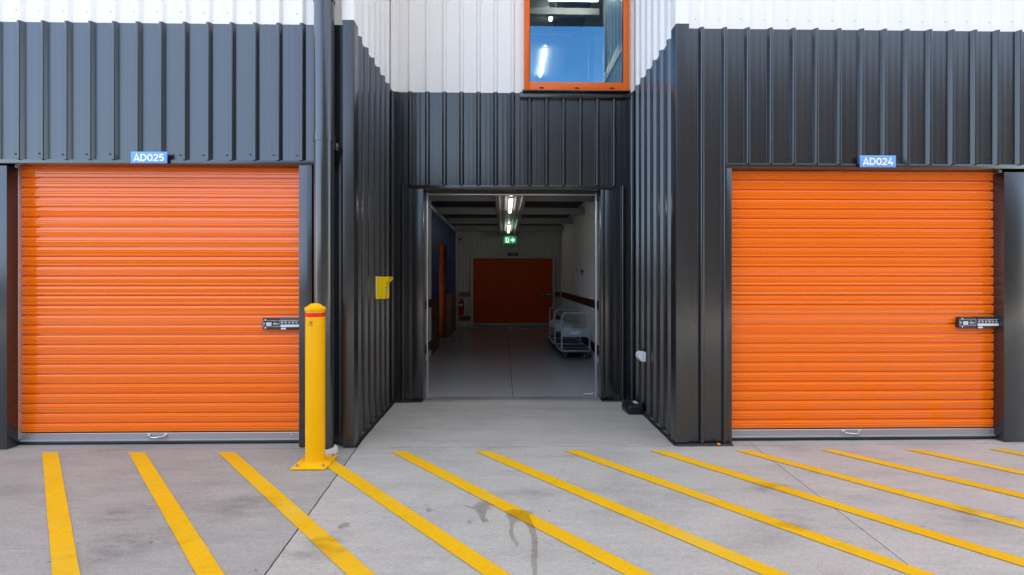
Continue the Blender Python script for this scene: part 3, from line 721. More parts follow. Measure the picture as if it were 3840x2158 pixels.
b = BM(); box(b, CX0, CX0 + .05, 7.4, 12.9, 2.60, 2.66, .004); obj('cable_trunking', b, 'wallin', B)
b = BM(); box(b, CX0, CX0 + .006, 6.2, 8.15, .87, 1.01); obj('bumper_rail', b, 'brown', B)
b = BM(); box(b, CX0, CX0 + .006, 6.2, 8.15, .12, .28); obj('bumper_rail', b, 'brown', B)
# right side
mini('interior_wall', (CX1 + .016, Y2 + .21, 0), (0, 1, 0), Xn, 12.22 - Y2 - .21, 0, 2.85)
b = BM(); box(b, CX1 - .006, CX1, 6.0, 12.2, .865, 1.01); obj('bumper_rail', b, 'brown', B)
b = BM(); box(b, CX1 - .006, CX1, 6.0, 12.2, .12, .28); obj('bumper_rail', b, 'rubber', B)
b = BM(); box(b, CX1 - .02, CX1 + .10, 12.2, 12.28, .004, 2.62, .004); obj('corner_guard', b, 'checker', B)
b = BM(); box(b, CX1 - .03, CX1 + .001, 9.58, 9.64, 1.28, 1.60, .006); obj('door_pull', b, 'chrome', B)
# end wall
mini('interior_wall', (-1.4, CY1 + .016, 0), X_, Yn, 4.6, 0, 2.85)
b = BM(); box(b, 3.15, 3.2, 12.2, 13.1, 0, 2.85); box(b, 1.6, 3.2, 12.22, 12.27, 0, 2.85); obj('interior_wall', b, 'wallin', B)
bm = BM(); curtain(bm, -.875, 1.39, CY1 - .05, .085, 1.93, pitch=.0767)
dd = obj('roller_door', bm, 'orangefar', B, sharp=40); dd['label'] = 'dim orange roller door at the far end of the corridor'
b = BM(); box(b, -.875, 1.39, CY1 - .065, CY1 - .045, .03, .085); obj('bottom_rail', b, 'alu', dd)
bow_handle(dd, .31, CY1 - .066, .055, .2)
lock(dd, 1.04, CY1 - .056, .87, .965, 1.39, False)
b = BM(); box(b, -.95, -.88, CY1 - .08, CY1, 0, 2.0, .003); box(b, 1.395, 1.46, CY1 - .08, CY1, 0, 2.0, .003); box(b, -.88, 1.395, CY1 - .08, CY1, 1.94, 2.0, .003); obj('door_frame', b, 'wallin', B)
for x0, x1 in ((-1.29, -.952), (1.462, 1.60)):
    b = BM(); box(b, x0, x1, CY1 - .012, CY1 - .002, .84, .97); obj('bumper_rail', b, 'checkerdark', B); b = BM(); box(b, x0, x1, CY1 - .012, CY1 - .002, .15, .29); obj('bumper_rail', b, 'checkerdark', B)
# ceiling
b = BM(); box(b, -2.2, 3.25, Y2 + .20, 13.2, 2.86, 2.92)
cladding(b, (-2.2, 5.35, 2.855), (0, 1, 0), (0, 0, -1), 7.8, 0, 0, .1, .2) if False else None
obj('ceiling_deck', b, 'deck', B)
for i in range(6):
    y = 5.63 + i * 1.515
    bm = BM(); box(bm, CX0 - .1, 3.1, y, y + .004, 2.60, 2.72); box(bm, CX0 - .1, 3.1, y, y + .055, 2.596, 2.5995); box(bm, CX0 - .1, 3.1, y, y + .055, 2.7205, 2.724)
    obj('ceiling_beam', bm, 'beam', B)
b = BM(); box(b, CX0, CX1, Y2 + .205, Y2 + .215, 2.38, 2.86); obj('lintel_lining', b, 'deck', B)
# white ribbed strip that carries the lights
b = BM(); pts = [(-.135, 0), (-.095, 0), (-.088, -.012), (-.066, -.012), (-.059, 0), (.0, 0), (.007, -.012), (.029, -.012), (.036, 0), (.174, 0), (.181, -.012), (.203, -.012), (.210, 0), (.269, 0), (.276, -.012), (.298, -.012), (.305, 0), (.345, 0)]
lo = [b.verts.new((u, 6.6, 2.592 + v)) for u, v in pts]; hi = [b.verts.new((u, 13.0, 2.592 + v)) for u, v in pts]
for i in range(len(pts) - 1): b.faces.new((lo[i], lo[i + 1], hi[i + 1], hi[i]))
obj('ceiling_strip', b, 'strip', B)
tube_light(.105, 6.80, 8.10, 2.585, 'lit tube light nearest the doorway on the corridor ceiling strip')
tube_light(.115, 10.25, 11.75, 2.585, 'lit tube light above the green exit sign')
b = BM(); box(b, -.62, .56, CY1 - .10, CY1 - .03, 2.495, 2.545, .006)
tag(obj('batten_light', b, 'whiteplastic'), 'unlit white batten light high on the corridor end wall', 'light')

# exit sign -------------------------------------------------------------------------
E0 = thing('exit_sign', (.158, 12.0, 2.29), 'green illuminated exit sign with running figure and arrow', 'sign')
b = BM(); box(b, -.008, .324, 11.985, 12.012, 2.29, 2.47, .004); obj('sign_plate', b, 'green', E0)
b = BM(); fy = lambda d: (lambda u, v: (u, 11.985 - d, v))
box(b, .04, .135, 11.982, 11.9845, 2.305, 2.44)                                      # doorway
prism(b, [(.165, 2.362), (.235, 2.362), (.205, 2.335), (.232, 2.318), (.300, 2.378), (.232, 2.438), (.205, 2.421), (.235, 2.394), (.165, 2.394)], fy(.003), fy(.0005))
obj('pictogram', b, 'exitwhite', E0)
b = BM()
prism(b, arc(.108, 2.425, .012, 0, 6.283, 12)[:-1], fy(.005), fy(.0035))
for poly in ([(.098, 2.41), (.112, 2.408), (.102, 2.372), (.085, 2.372)], [(.085, 2.374), (.100, 2.372), (.112, 2.348), (.104, 2.322), (.096, 2.324), (.101, 2.346)], [(.085, 2.374), (.095, 2.37), (.083, 2.345), (.060, 2.335), (.060, 2.343), (.076, 2.352)], [(.100, 2.408), (.092, 2.40), (.070, 2.395), (.064, 2.375), (.057, 2.377), (.064, 2.402), (.088, 2.411)], [(.110, 2.406), (.118, 2.385), (.132, 2.385), (.132, 2.392), (.122, 2.393), (.114, 2.409)]):
    prism(b, poly, fy(.005), fy(.0035))
obj('running_figure', b, 'green', E0)
b = BM(); tube(b, [(.04, 12.0, 2.47), (.04, 12.0, 2.58)], .004, 8); tube(b, [(.28, 12.0, 2.47), (.28, 12.0, 2.58)], .004, 8); box(b, -.01, .326, 11.975, 12.02, 2.472, 2.49, .003); obj('hanger', b, 'whiteplastic', E0)

def plate_sign(name, x0, x1, z0, z1, y, txt, size, label, bold, m='blue', lm='letter', th=.004):
    t = thing(name, ((x0 + x1) / 2, y, z0), label, 'sign')
    bm = BM(); box(bm, x0, x1, y, y + th, z0, z1, .0012); obj('plate', bm, m, t)
    bm = text_bm(txt, size, lambda u, v, w: ((x0 + x1) / 2 + u, y - .0008 - w, (z0 + z1) / 2 + v - .001))
    obj('lettering', bm, lm, t)
    return t
plate_sign('unit_sign', -3.018, -2.728, 2.322, 2.416, Y1 - .014, 'AD025', .061, 'blue AD025 sign above the roller door beside the drainpipe', .0042)
plate_sign('unit_sign', 2.964, 3.267, 2.315, 2.414, Y1 - .014, 'AD024', .063, 'blue AD024 sign above the roller door without a drainpipe', .0042)
plate_sign('unit_sign', .117, .395, 2.005, 2.095, CY1 - .03, 'AG152', .050, 'dark AG152 sign above the roller door inside the corridor', .001, 'slot', 'printw')
b = BM(); box(b, CX1 - .006, CX1 - .001, 8.75, 9.12, 1.44, 1.57)
nt = tag(obj('notice', b, 'printw'), 'small pale notice on the right corridor wall above the trolleys', 'notice')
b = BM()
for i, (a, c) in enumerate(((8.80, 8.95), (8.99, 9.07))): box(b, CX1 - .0075, CX1 - .006, a, c, 1.49, 1.54)
box(b, CX1 - .0075, CX1 - .006, 8.80, 9.05, 1.462, 1.472); obj('print', b, 'blackprint', nt)

# fire extinguisher and camera at the far end --------------------------------------
t = thing('fire_extinguisher', (-1.21, 12.93, .33), 'red fire extinguisher hanging in the far corner of the corridor', 'extinguisher')
b = BM(); lathe(b, [(0, .33), (.07, .33), (.078, .345), (.078, .66), (.06, .71), (.025, .735), (.025, .76), (0, .76)], -1.21, 12.93, 24); obj('cylinder', b, 'extred', t)
b = BM(); box(b, -1.235, -1.17, 12.91, 12.95, .76, .79, .004); tube(b, [(-1.18, 12.91, .77), (-1.15, 12.88, .74), (-1.14, 12.87, .6), (-1.145, 12.87, .46)], .011, 8); obj('hose', b, 'rubber', t)
b = BM(); tube(b, [(-1.21, 12.93, .58), (-1.21, 12.93, .65)], .0788, 24, False); obj('label_band', b, 'printw', t)
t = thing('security_camera', (-1.22, 12.86, 2.46), 'small white security camera in the upper far corner of the corridor', 'camera')
b = BM(); tube(b, [(-1.22, 12.98, 2.50), (-1.22, 12.86, 2.47), (-1.215, 12.80, 2.455)], [.03, .042, .038], 16); obj('housing', b, 'whiteplastic', t)
b = BM(); tube(b, [(-1.215, 12.802, 2.4555), (-1.214, 12.79, 2.452)], .028, 16); obj('lens', b, 'plastic', t)

# ------------------------------------------------------------------ platform trolleys
def trolley():
    x0, x1, y0, y1 = .945, 1.490, 7.60, 8.36; zt = .165
    t = thing('platform_trolley', ((x0 + x1) / 2, (y0 + y1) / 2, 0), '', 'trolley', 'platform trolleys in a row by the corridor wall')
    def rr(xa, xb, ya, yb, r):
        return arc(xb - r, yb - r, r, 0, math.pi / 2, 5) + arc(xa + r, yb - r, r, math.pi / 2, math.pi, 5) + arc(xa + r, ya + r, r, math.pi, 1.5 * math.pi, 5) + arc(xb - r, ya + r, r, 1.5 * math.pi, 2 * math.pi, 5)
    bm = BM(); prism(bm, rr(x0 + .022, x1 - .022, y0 + .022, y1 - .022, .03), lambda u, v: (u, v, zt - .004), lambda u, v: (u, v, zt)); obj('deck_mat', bm, 'deckmat', t)
    bm = BM(); prism(bm, rr(x0 + .004, x1 - .004, y0 + .004, y1 - .004, .04), lambda u, v: (u, v, zt - .032), lambda u, v: (u, v, zt - .0045)); obj('deck', bm, 'deckmat', t)
    bm = BM(); pl = rr(x0 + .012, x1 - .012, y0 + .012, y1 - .012, .04); pl.append(pl[0]); tube(bm, [(u, v, zt - .004) for u, v in pl], .011, 10); obj('bumper_rim', bm, 'trolley', t)
    bm = BM(); tube(bm, [(x0 - .004, y0 + .10, zt + .035), (x1 + .004, y0 + .10, zt + .035)], .005, 8)
    for x in (x0 + .035, x1 - .035):
        for s in (-1, 1): box(bm, x + s * .022 - .003, x + s * .022 + .003, y0 + .06, y0 + .13, zt, zt + .06)
    obj('fold_bracket', bm, 'chrome', t)
    yh = y0 + .10; xa, xb = x0 + .035, x1 - .035; r = .075; zh = .79
    path = [(xa, yh, zt + .005), (xa, yh, zh - r)] + [(xa + r + r * math.cos(a), yh, zh - r + r * math.sin(a)) for a in [math.pi - k * math.pi / 12 for k in range(1, 6)]] + [(xa + r, yh, zh), (xb - r, yh, zh)] + [(xb - r + r * math.cos(a), yh, zh - r + r * math.sin(a)) for a in [math.pi / 2 - k * math.pi / 12 for k in range(1, 6)]] + [(xb, yh, zh - r), (xb, yh, zt + .005)]
    bm = BM(); tube(bm, path, .0135, 14); obj('push_handle', bm, 'trolley', t)
    bm = BM(); box(bm, xa + .012, xb - .012, yh - .006, yh + .006, .385, .530, .003); box(bm, xa + .04, xb - .04, yh - .010, yh - .005, .412, .505, .003)
    pn = obj('handle_panel', bm, 'trolley', t)
    bm = BM(); cx = (xa + xb) / 2; box(bm, cx - .078, cx + .082, yh - .0112, yh - .0098, .432, .486); st = obj('sticker', bm, 'key', pn)
    bm = BM(); box(bm, cx - .07, cx + .005, yh - .0120, yh - .0111, .468, .479); box(bm, cx - .07, cx + .02, yh - .0120, yh - .0111, .452, .456); box(bm, cx + .035, cx + .072, yh - .0120, yh - .0111, .466, .479); box(bm, cx + .036, cx + .072, yh - .0120, yh - .0111, .438, .456)
    obj('sticker_print', bm, 'blue', pn)
    for x in (x0 + .10, x1 - .10):
        for y in (y0 + .11, y1 - .11):
            bm = BM(); w = .014; rw = .052
            prof = [(0, -w), (rw - .012, -w), (rw - .004, -w * .8), (rw, -w * .3), (rw, w * .3), (rw - .004, w * .8), (rw - .012, w), (0, w)]
            rings = []
            for rad, off in prof: rings.append([bm.verts.new((x + off, y + rad * math.cos(2 * math.pi * k / 24), rw + .004 + rad * math.sin(2 * math.pi * k / 24))) for k in range(24)])
            for u, v in zip(rings, rings[1:]):
                for k in range(24): bm.faces.new((u[k], u[(k + 1) % 24], v[(k + 1) % 24], v[k]))
            bmesh.ops.remove_doubles(bm, verts=bm.verts[:], dist=1e-5)
            wh = obj('wheel', bm, 'tyre', t)
            bm = BM()
            for s in (-1, 1): prism(bm, [(y - .030, .130), (y + .030, .130), (y + .014, .048), (y - .014, .048)], lambda u, v: (x + s * .021 - .0015, u, v), lambda u, v: (x + s * .021 + .0015, u, v))
            box(bm, x - .030, x + .030, y - .035, y + .035, .1285, .1325); tube(bm, [(x - .03, y, rw + .004), (x + .03, y, rw + .004)], .007, 10)
            obj('wheel_fork', bm, 'galv', wh)
    return t
def dup(root, loc):
    r = root.copy(); COL.objects.link(r); r.location = loc
    for ch in list(root.children):
        c = ch.copy(); COL.objects.link(c); c.parent = r
        for g in ch.children: d = g.copy(); COL.objects.link(d); d.parent = c
    return r
tr = trolley(); tr['label'] = 'grey platform trolley nearest the doorway, front of the row'
base = Vector(tr.location)
for i, (dx, dy, lab) in enumerate(((-.028, .79, 'grey platform trolley in the middle of the row of three'), (-.045, 1.56, 'grey platform trolley at the back of the row, nearest the far roller door'))):
    q = dup(tr, base + Vector((dx, dy, 0))); q['label'] = lab

# ------------------------------------------------------------------ drainpipe
PX, PY, PR = -1.437, 3.668, .076
t = thing('drainpipe', (PX, PY, 0), 'charcoal round drainpipe running up the wall behind the bollard', 'drainpipe')
b = BM(); lathe(b, [(PR, .035), (PR, 2.222)], PX, PY, 48); obj('pipe', b, 'pipe', t)
b = BM(); lathe(b, [(PR + .0009, 2.220), (PR + .0009, TOP - .5)], PX, PY, 48); obj('pipe', b, 'pipe', t)
b = BM(); lathe(b, [(PR, 2.475), (PR + .0055, 2.475), (PR + .0055, 2.540), (PR, 2.540)], PX, PY, 48); box(b, PX + PR - .02, PX + PR + .022, PY + .03, PY + .075, 2.425, 2.48, .003); obj('pipe_clip', b, 'pipe', t)
b = BM(); lathe(b, [(PR, 3.60), (PR + .007, 3.60), (PR + .007, 3.70), (PR, 3.70)], PX, PY, 48); obj('pipe_socket', b, 'pipe', t)
b = BM(); seg = 40; rings = []
for r, z in ((.104, .0005), (.102, .022), (.094, .036), (PR - .004, .044)):
    rings.append([b.verts.new((PX + (r + random.uniform(-.003, .003)) * math.cos(6.2832 * k / seg), PY + (r + random.uniform(-.003, .003)) * math.sin(6.2832 * k / seg), z)) for k in range(seg)])
for u, v in zip(rings, rings[1:]):
    for k in range(seg): b.faces.new((u[k], u[(k + 1) % seg], v[(k + 1) % seg], v[k]))
obj('mortar_collar', b, 'mortar', t)

# ------------------------------------------------------------------ bollard
BX, BY = -1.418, 3.448
t = thing('bollard', (BX, BY, 0), 'yellow steel bollard with red band on a bolted base plate', 'bollard')
b = BM(); box(b, BX - .126, BX + .126, BY - .128, BY + .128, .004, .016, .002)
bp_ = obj('base_plate', b, 'yellow', t)
for sx in (-1, 1):
    for sy in (-1, 1):
        b = BM(); x, y = BX + sx * .094, BY + sy * .094
        tube(b, [(x, y, .016), (x, y, .019)], .014, 16)
        tube(b, [(x, y, .019), (x, y, .029)], .0095, 6); tube(b, [(x, y, .029), (x, y, .036), (x, y, .037)], [.005, .005, .004], 10)
        obj('anchor_bolt', b, 'chrome', bp_)
b = BM(); lathe(b, [(.081, .016), (.0735, .020), (.0705, .028), (.0700, .036), (.0700, 1.150), (0, 1.150)], BX, BY, 56); obj('post', b, 'yellow', t)
b = BM(); lathe(b, [(.0700, 1.150), (.0748, 1.150), (.0755, 1.153), (.0745, 1.170), (.0735, 1.174), (.060, 1.179), (.050, 1.186), (.034, 1.199), (.022, 1.203), (0, 1.203)], BX, BY, 56); obj('cap', b, 'yellow', t)
b = BM(); lathe(b, [(.0702, 1.105), (.0708, 1.105), (.0708, 1.135), (.0702, 1.135)], BX, BY, 56); obj('red_band', b, 'red', t)
# printed crown mark, wrapped on the tube
def wrap(poly, bm, a0, z0, r=.0704):
    """u runs to the right as seen from the camera, around the post"""
    pts = []
    for u, v in poly:
        a = a0 + u / r; pts.append((BX + r * math.cos(a), BY + r * math.sin(a), z0 + v))
    bm.faces.new([bm.verts.new(p) for p in pts])
A0 = R(-90 - 4) ; b = BM()
for (u, du) in ((-.013, -.006), (-.0065, -.003), (0, 0), (.0065, .003), (.013, .006)):
    h = .019 if u == 0 else .015
    wrap([(u * .55 - .0016, 0), (u * .55 + .0016, 0), (u * .55 + du + .0018, h * .7), (u * .55 + du, h), (u * .55 + du - .0018, h * .7)], b, A0, 1.058)
wrap([(-.008, -.006), (.008, -.006), (.008, -.003), (-.008, -.003)], b, A0, 1.058)
for i in range(5): wrap([(-.002 + i * .0042, -.0145), (.0012 + i * .0042, -.0145), (.0012 + i * .0042, -.0095), (-.002 + i * .0042, -.0095)], b, A0 - .02, 1.058)
mk = obj('crown_mark', b, 'blackprint', t)
b = BM()
for i in range(5): wrap([(-.0245 + i * .0042, -.0145), (-.0213 + i * .0042, -.0145), (-.0213 + i * .0042, -.0095), (-.0245 + i * .0042, -.0095)], b, A0 - .02, 1.058)
obj('orange_print', b, 'orangeprint', t)

# ------------------------------------------------------------------ yellow keypad housing on the left return wall
t = thing('keypad_hood', (XL, 4.45, 1.19), 'yellow hooded keypad box on the ribbed side wall left of the doorway', 'keypad')
kx = XL + .006; ky0, ky1 = 4.385, 4.535; kz = 1.192
b = BM(); box(b, XL + .0005, kx, ky0 - .004, ky1 + .004, kz - .002, kz + .214, .001); obj('back_plate', b, 'whiteplastic', t)
side = [(0, 0), (.080, .002), (.086, .012), (.086, .145), (.092, .156), (.116, .178), (.122, .192), (.122, .212), (0, .212)]
b = BM()
for y in (ky0, ky1 - .004): prism(b, side, lambda u, v, y=y: (kx + u, y, kz + v), lambda u, v, y=y: (kx + u, y + .004, kz + v))
box(b, kx, kx + .120, ky0 + .004, ky1 - .004, kz + .206, kz + .212); box(b, kx, kx + .084, ky0 + .004, ky1 - .004, kz, kz + .005)
prism(b, [(.060, .160), (.064, .160), (.118, .200), (.118, .206)], lambda u, v: (kx + u, ky0 + .004, kz + v), lambda u, v: (kx + u, ky1 - .004, kz + v))
obj('hood', b, 'yplastic', t)
b = BM(); box(b, kx + .04, kx + .066, ky0 + .0045, ky1 - .0045, kz + .006, kz + .158, .002); kp = obj('reader', b, 'yplastic', t)
b = BM(); box(b, kx + .0655, kx + .0675, ky0 + .035, ky1 - .035, kz + .022, kz + .108)
obj('keypad', b, 'slot', t)
b = BM()
for i in range(3):
    for j in range(4): box(b, kx + .0675, kx + .069, ky0 + .041 + i * .024, ky0 + .058 + i * .024, kz + .028 + j * .020, kz + .042 + j * .020)
obj('keypad_buttons', b, 'whiteplastic', t)

# ------------------------------------------------------------------ white socket on the right return wall
t = thing('power_outlet', (XR, 4.60, .54), 'white weatherproof socket low on the ribbed side wall right of the doorway', 'socket')
b = BM(); box(b, XR - .030, XR + .0, 4.54, 4.645, .548, .645, .008, 3); obj('socket_box', b, 'whiteplastic', t)
b = BM(); prism(b, [(XR - .028, .548), (XR - .056, .558), (XR - .076, .585), (XR - .076, .617), (XR - .060, .642), (XR - .028, .645)], lambda u, v: (u, 4.535, v), lambda u, v: (u, 4.655, v))
bmesh.ops.bevel(b, geom=b.edges[:], offset=.004, segments=2, affect='EDGES'); cv = obj('cover', b, 'whiteplastic', t)
b = BM(); prism(b, [(XR - .034, .556), (XR - .056, .566), (XR - .070, .590), (XR - .070, .620), (XR - .056, .643), (XR - .034, .646)], lambda u, v: (u, 4.5335, v), lambda u, v: (u, 4.5365, v)); obj('cover_insert', b, 'printw', cv)

# ------------------------------------------------------------------ black bait box
t = thing('bait_box', (1.335, 4.72, 0), 'black plastic bait box on the concrete in the right corner of the recess', 'bait box')
b = BM()
def taper(x0, x1, y0, y1, z0, z1, d, bev):
    vs = [b.verts.new(p) for p in ((x0, y0, z0), (x1, y0, z0), (x1, y1, z0), (x0, y1, z0), (x0 + d, y0 + d, z1), (x1 - d, y0 + d, z1), (x1 - d, y1 - d, z1), (x0 + d, y1 - d, z1))]
    fs = [b.faces.new([vs[i] for i in f]) for f in ((3, 2, 1, 0), (4, 5, 6, 7), (0, 1, 5, 4), (1, 2, 6, 5), (2, 3, 7, 6), (3, 0, 4, 7))]
    bmesh.ops.bevel(b, geom=list({e for f in fs for e in f.edges}), offset=bev, segments=3, affect='EDGES', profile=.5)
def spin(bm, cx, cy, a):
    bmesh.ops.rotate(bm, verts=bm.verts[:], cent=(cx, cy, 0), matrix=Matrix.Rotation(a, 3, 'Z'))
taper(1.255, 1.412, 4.600, 4.81, .001, .055, -.003, .010); box(b, 1.352, 1.392, 4.594, 4.61, .004, .050, .003)
spin(b, 1.335, 4.72, R(4)); obj('tray', b, 'plastic', t)
b = BM(); taper(1.252, 1.415, 4.597, 4.813, .0555, .088, .010, .009); spin(b, 1.335, 4.72, R(4)); obj('lid', b, 'plastic', t)
b = BM(); box(b, 1.358, 1.400, 4.70, 4.795, .0875, .0888); spin(b, 1.335, 4.72, R(4)); stk = obj('sticker', b, 'letter', t)
b = BM(); box(b, 1.358, 1.378, 4.775, 4.795, .0886, .0892); spin(b, 1.335, 4.72, R(4)); obj('red_corner', b, 'red', stk)
b = BM()
for i in range(4): box(b, 1.364, 1.364 + (.030, .022, .027, .018)[i], 4.708 + i * .016, 4.713 + i * .016, .0886, .0892)
spin(b, 1.335, 4.72, R(4)); obj('sticker_print', b, 'blackprint', stk)

# ------------------------------------------------------------------ painted hatching
tops = [(-3.679, 3.691, .130), (-2.992, 3.679, .133), (-2.281, 3.672, .135), (-1.59, 3.668, .130), (-.907, 3.664, .130), (-.235, 3.660, .131), (.486, 3.656, .126), (1.175, 3.644, .128), (1.865, 3.637, .126), (2.557, 3.636, .126), (3.248, 3.630, .122), (3.936, 3.629, .115)]
words = ['first stripe from the left, ahead of the AD025 door edge', 'second stripe from the left', 'third stripe from the left, just before the bollard', 'stripe starting under the bollard plate', 'first stripe right of the bollard, crossing the damp stain', 'second stripe right of the bollard', 'third stripe right of the bollard, starting below the bait box side', 'stripe starting just left of the right ribbed pier', 'stripe starting below the right ribbed pier', 'fourth stripe from the right end', 'third stripe from the right end', 'short stripe at the far right end']
words[9] = 'third stripe from the right end'; words[10] = 'second stripe from the right end'
angs = [45.8, 45.6, 45.4, 44.3, 43.8, 43.1, 42.4, 41.8, 41.6, 41.5, 41.4, 41.3]
for (x, y, w), wd, an in zip(tops, words, angs):
    ln = 4.3; dx, dy = math.sin(R(an)), -math.cos(R(an)); k = 60
    bm = BM(); rows = []
    for i in range(k + 1):
        s = ln * i / k
        e0, e1 = random.uniform(-.0012, .0012), random.uniform(-.0012, .0012)
        rows.append([bm.verts.new((x + dx * s + e0, y + dy * s, .004)), bm.verts.new((x + w + dx * s + e1, y + dy * s - .002, .004))])
    for u, v in zip(rows, rows[1:]): bm.faces.new((u[0], u[1], v[1], v[0]))
    tag(obj('floor_stripe', bm, 'stripe'), 'yellow painted ' + wd, 'floor marking', 'yellow hatching stripes painted on the concrete')

# ------------------------------------------------------------------ damp stains and tyre smudges (thin films on the concrete)
def blob(name, cx, cy, rx, ry, m, label, spikes=0, k=64, rot=0, z=.006, jag=.12):
    bm = BM(); pts = []
    ph = [random.uniform(0, 6.28) for _ in range(4)]
    for i in range(k):
        a = 6.2832 * i / k
        r = 1 + .10 * math.sin(2 * a + ph[0]) + .08 * math.sin(3 * a + ph[1]) + .05 * math.sin(7 * a + ph[2]) + random.uniform(-jag, jag)
        if spikes and i % spikes == 0: r *= random.uniform(1.1, 1.6)
        u, v = rx * r * math.cos(a), ry * r * math.sin(a)
        pts.append((cx + u * math.cos(rot) - v * math.sin(rot), cy + u * math.sin(rot) + v * math.cos(rot)))
    c = bm.verts.new((cx, cy, z)); vs = [bm.verts.new((p[0], p[1], z)) for p in pts]
    for i in range(k): bm.faces.new((c, vs[i], vs[(i + 1) % k]))
    return tag(obj(name, bm, m), label, 'stain')
def ribbon(name, pts, ws, m, label, z=.006, sub=10):
    bm = BM(); rows = []
    P = [Vector((*p, 0)) for p in pts]
    for i in range(len(P) - 1):
        for j in range(sub + (i == len(P) - 2)):
            t = j / sub; p = P[i].lerp(P[i + 1], t); w = (ws[i] + (ws[i + 1] - ws[i]) * t) * random.uniform(.8, 1.2); d = (P[i + 1] - P[i]).normalized(); nn = Vector((-d.y, d.x, 0))
            p = p + nn * random.uniform(-.003, .003)
            rows.append([bm.verts.new((p + nn * w)[:2] + (z,)), bm.verts.new((p - nn * w)[:2] + (z,))])
    for u, v in zip(rows, rows[1:]): bm.faces.new((u[0], u[1], v[1], v[0]))
    return tag(obj(name, bm, m), label, 'stain')
def outline(name, pts, m, label, z=.006):
    bm = BM(); bm.faces.new([bm.verts.new((x, y, z)) for x, y in pts]); bmesh.ops.triangulate(bm, faces=bm.faces[:]); return tag(obj(name, bm, m), label, 'stain')
def ragged(pts, amp, n=5):
    out = []
    for (x0, y0), (x1, y1) in zip(pts, pts[1:] + pts[:1]):
        for i in range(n): t = i / n; out.append((x0 + (x1 - x0) * t + random.uniform(-amp, amp), y0 + (y1 - y0) * t + random.uniform(-amp, amp)))
    return out
outline('damp_stain', ragged([(-.155, 2.835), (-.105, 2.840), (-.088, 2.805), (-.030, 2.795), (-.088, 2.785), (-.086, 2.758), (-.095, 2.745), (-.020, 2.738), (-.098, 2.735), (-.104, 2.69), (-.110, 2.645), (-.085, 2.615), (-.090, 2.595), (-.118, 2.592), (-.135, 2.62), (-.145, 2.67), (-.165, 2.72), (-.185, 2.745), (-.275, 2.80), (-.183, 2.77), (-.180, 2.80)], .0035), 'wet', 'splash shaped damp stain with thin rays, beside the long damp runs')
outline('damp_stain', ragged([(.005, 2.715), (.06, 2.735), (.13, 2.715), (.185, 2.69), (.150, 2.665), (.158, 2.61), (.175, 2.52), (.180, 2.44), (.176, 2.36), (.166, 2.27), (.158, 2.17), (.155, 2.10), (.132, 2.10), (.134, 2.18), (.138, 2.28), (.146, 2.37), (.146, 2.45), (.136, 2.53), (.112, 2.605), (.075, 2.60), (.055, 2.56), (.050, 2.49), (.066, 2.43), (.080, 2.375), (.066, 2.35), (.052, 2.40), (.034, 2.44), (.026, 2.49), (.032, 2.56), (.030, 2.61), (.015, 2.65), (.018, 2.68)], .004), 'wet', 'damp patch with two long runs, crossing the yellow stripe')
blob('damp_stain', -.449, 2.735, .022, .022, 'wet', 'small round damp spot between two stripes', jag=.05, k=30)
blob('damp_stain', -.196, 2.592, .016, .018, 'wet', 'tiny damp drop below the splash stain', jag=.05, k=30)
blob('damp_stain', -.90, 2.575, .030, .028, 'wet', 'damp spot on the edge of the third stripe', jag=.06, k=30)
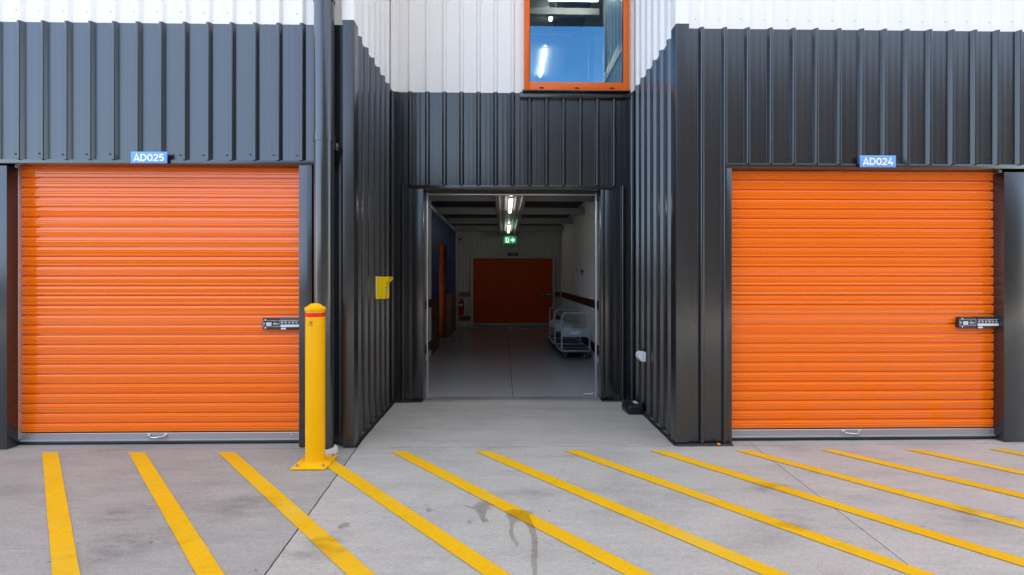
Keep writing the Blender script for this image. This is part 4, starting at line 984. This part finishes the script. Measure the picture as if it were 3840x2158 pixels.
for i, (cx, cy, rx, ry, ro, lab) in enumerate(((-2.25, 2.72, .34, .12, -.4, 'curved tyre smudge between the first two stripes'), (-1.95, 2.42, .42, .16, .5, 'broad dark smudge left of the second stripe'), (-1.60, 2.78, .34, .18, .5, 'rubbed tyre smudge right of the second stripe'), (1.72, 2.98, .34, .10, -.3, 'faint smudge near the right saw joint'), (1.66, 2.56, .26, .09, -.5, 'tyre smudge under the right hand stripes'), (2.72, 2.62, .30, .13, -.4, 'dark smudge near the right edge of the yard'), (.17, 2.93, .22, .10, .2, 'faint grey smudge above the damp patch'), (-.95, 2.35, .30, .12, .7, 'faint smudge at the saw joint near the bottom'))):
    blob('tyre_smudge', cx, cy, rx, ry, 'smudge', lab, rot=ro, z=.0085 + i * .0003, jag=.02)
ribbon('hairline_crack', [(.60, 3.63), (.46, 3.42), (.42, 3.26), (.33, 3.05)], [.0008] * 4, 'crackfilm', 'hairline crack wandering across the concrete right of the damp patch', sub=14)
ribbon('hairline_crack', [(-.88, 2.98), (-.98, 2.92), (-1.06, 2.88), (-1.10, 2.80)], [.0008] * 4, 'crackfilm', 'hairline crack joining the saw joint near the bollard', sub=14)
# fallen leaf at the foot of the pier
b = BM(); flat(b, [(-.016, 0), (-.006, .009), (.008, .008), (.016, .0), (.006, -.009), (-.008, -.008)], lambda u, v: (1.775 + u, Y1 - .020 + v * .5, .020 + v))
tag(obj('fallen_leaf', b, 'orangeprint'), 'tiny orange leaf lying against the foot of the right pier', 'leaf')

b = BM(); box(b, -1.6, 3.0, 2.50, 2.62, 5.67, 6.15)  # unseen slab added to block the sky from the window's upper reflection
for x in (-1.5, 1.60, 2.9): box(b, x - .04, x + .04, 2.621, Y1 + .03, 5.85, 5.95)
obj('reflection_blocker', b, 'deck', B)
# ------------------------------------------------------------------ rest of the building mass and the yard's other side (seen in reflections only)
b = BM(); box(b, -16, 16, Y1 + .06, 24, TOP, TOP + .3); obj('roof', b, 'white', B)
b = BM(); box(b, -16, 16, 23.7, 24, 0, TOP - .01); box(b, -16, -15.7, Y1 + .2, 23.7, 0, TOP - .01); box(b, 15.7, 16, Y1 + .2, 23.7, 0, TOP - .01); obj('rear_wall', b, 'white', B)
O = thing('storage_building', (0, -9, 0), 'second storage building across the yard, mirrored faintly in the glossy doors', 'building')
b = BM(); box(b, -30, -5.5, -16, -9, 0, 2.4); obj('low_wing', b, 'render', O)
b = BM(); box(b, -5.499, 0, -16, -9, 0, 5.6); obj('middle_wing', b, 'render', O)
b = BM(); box(b, .001, 30, -16, -9, 0, 9.3); obj('tall_wing', b, 'render', O)
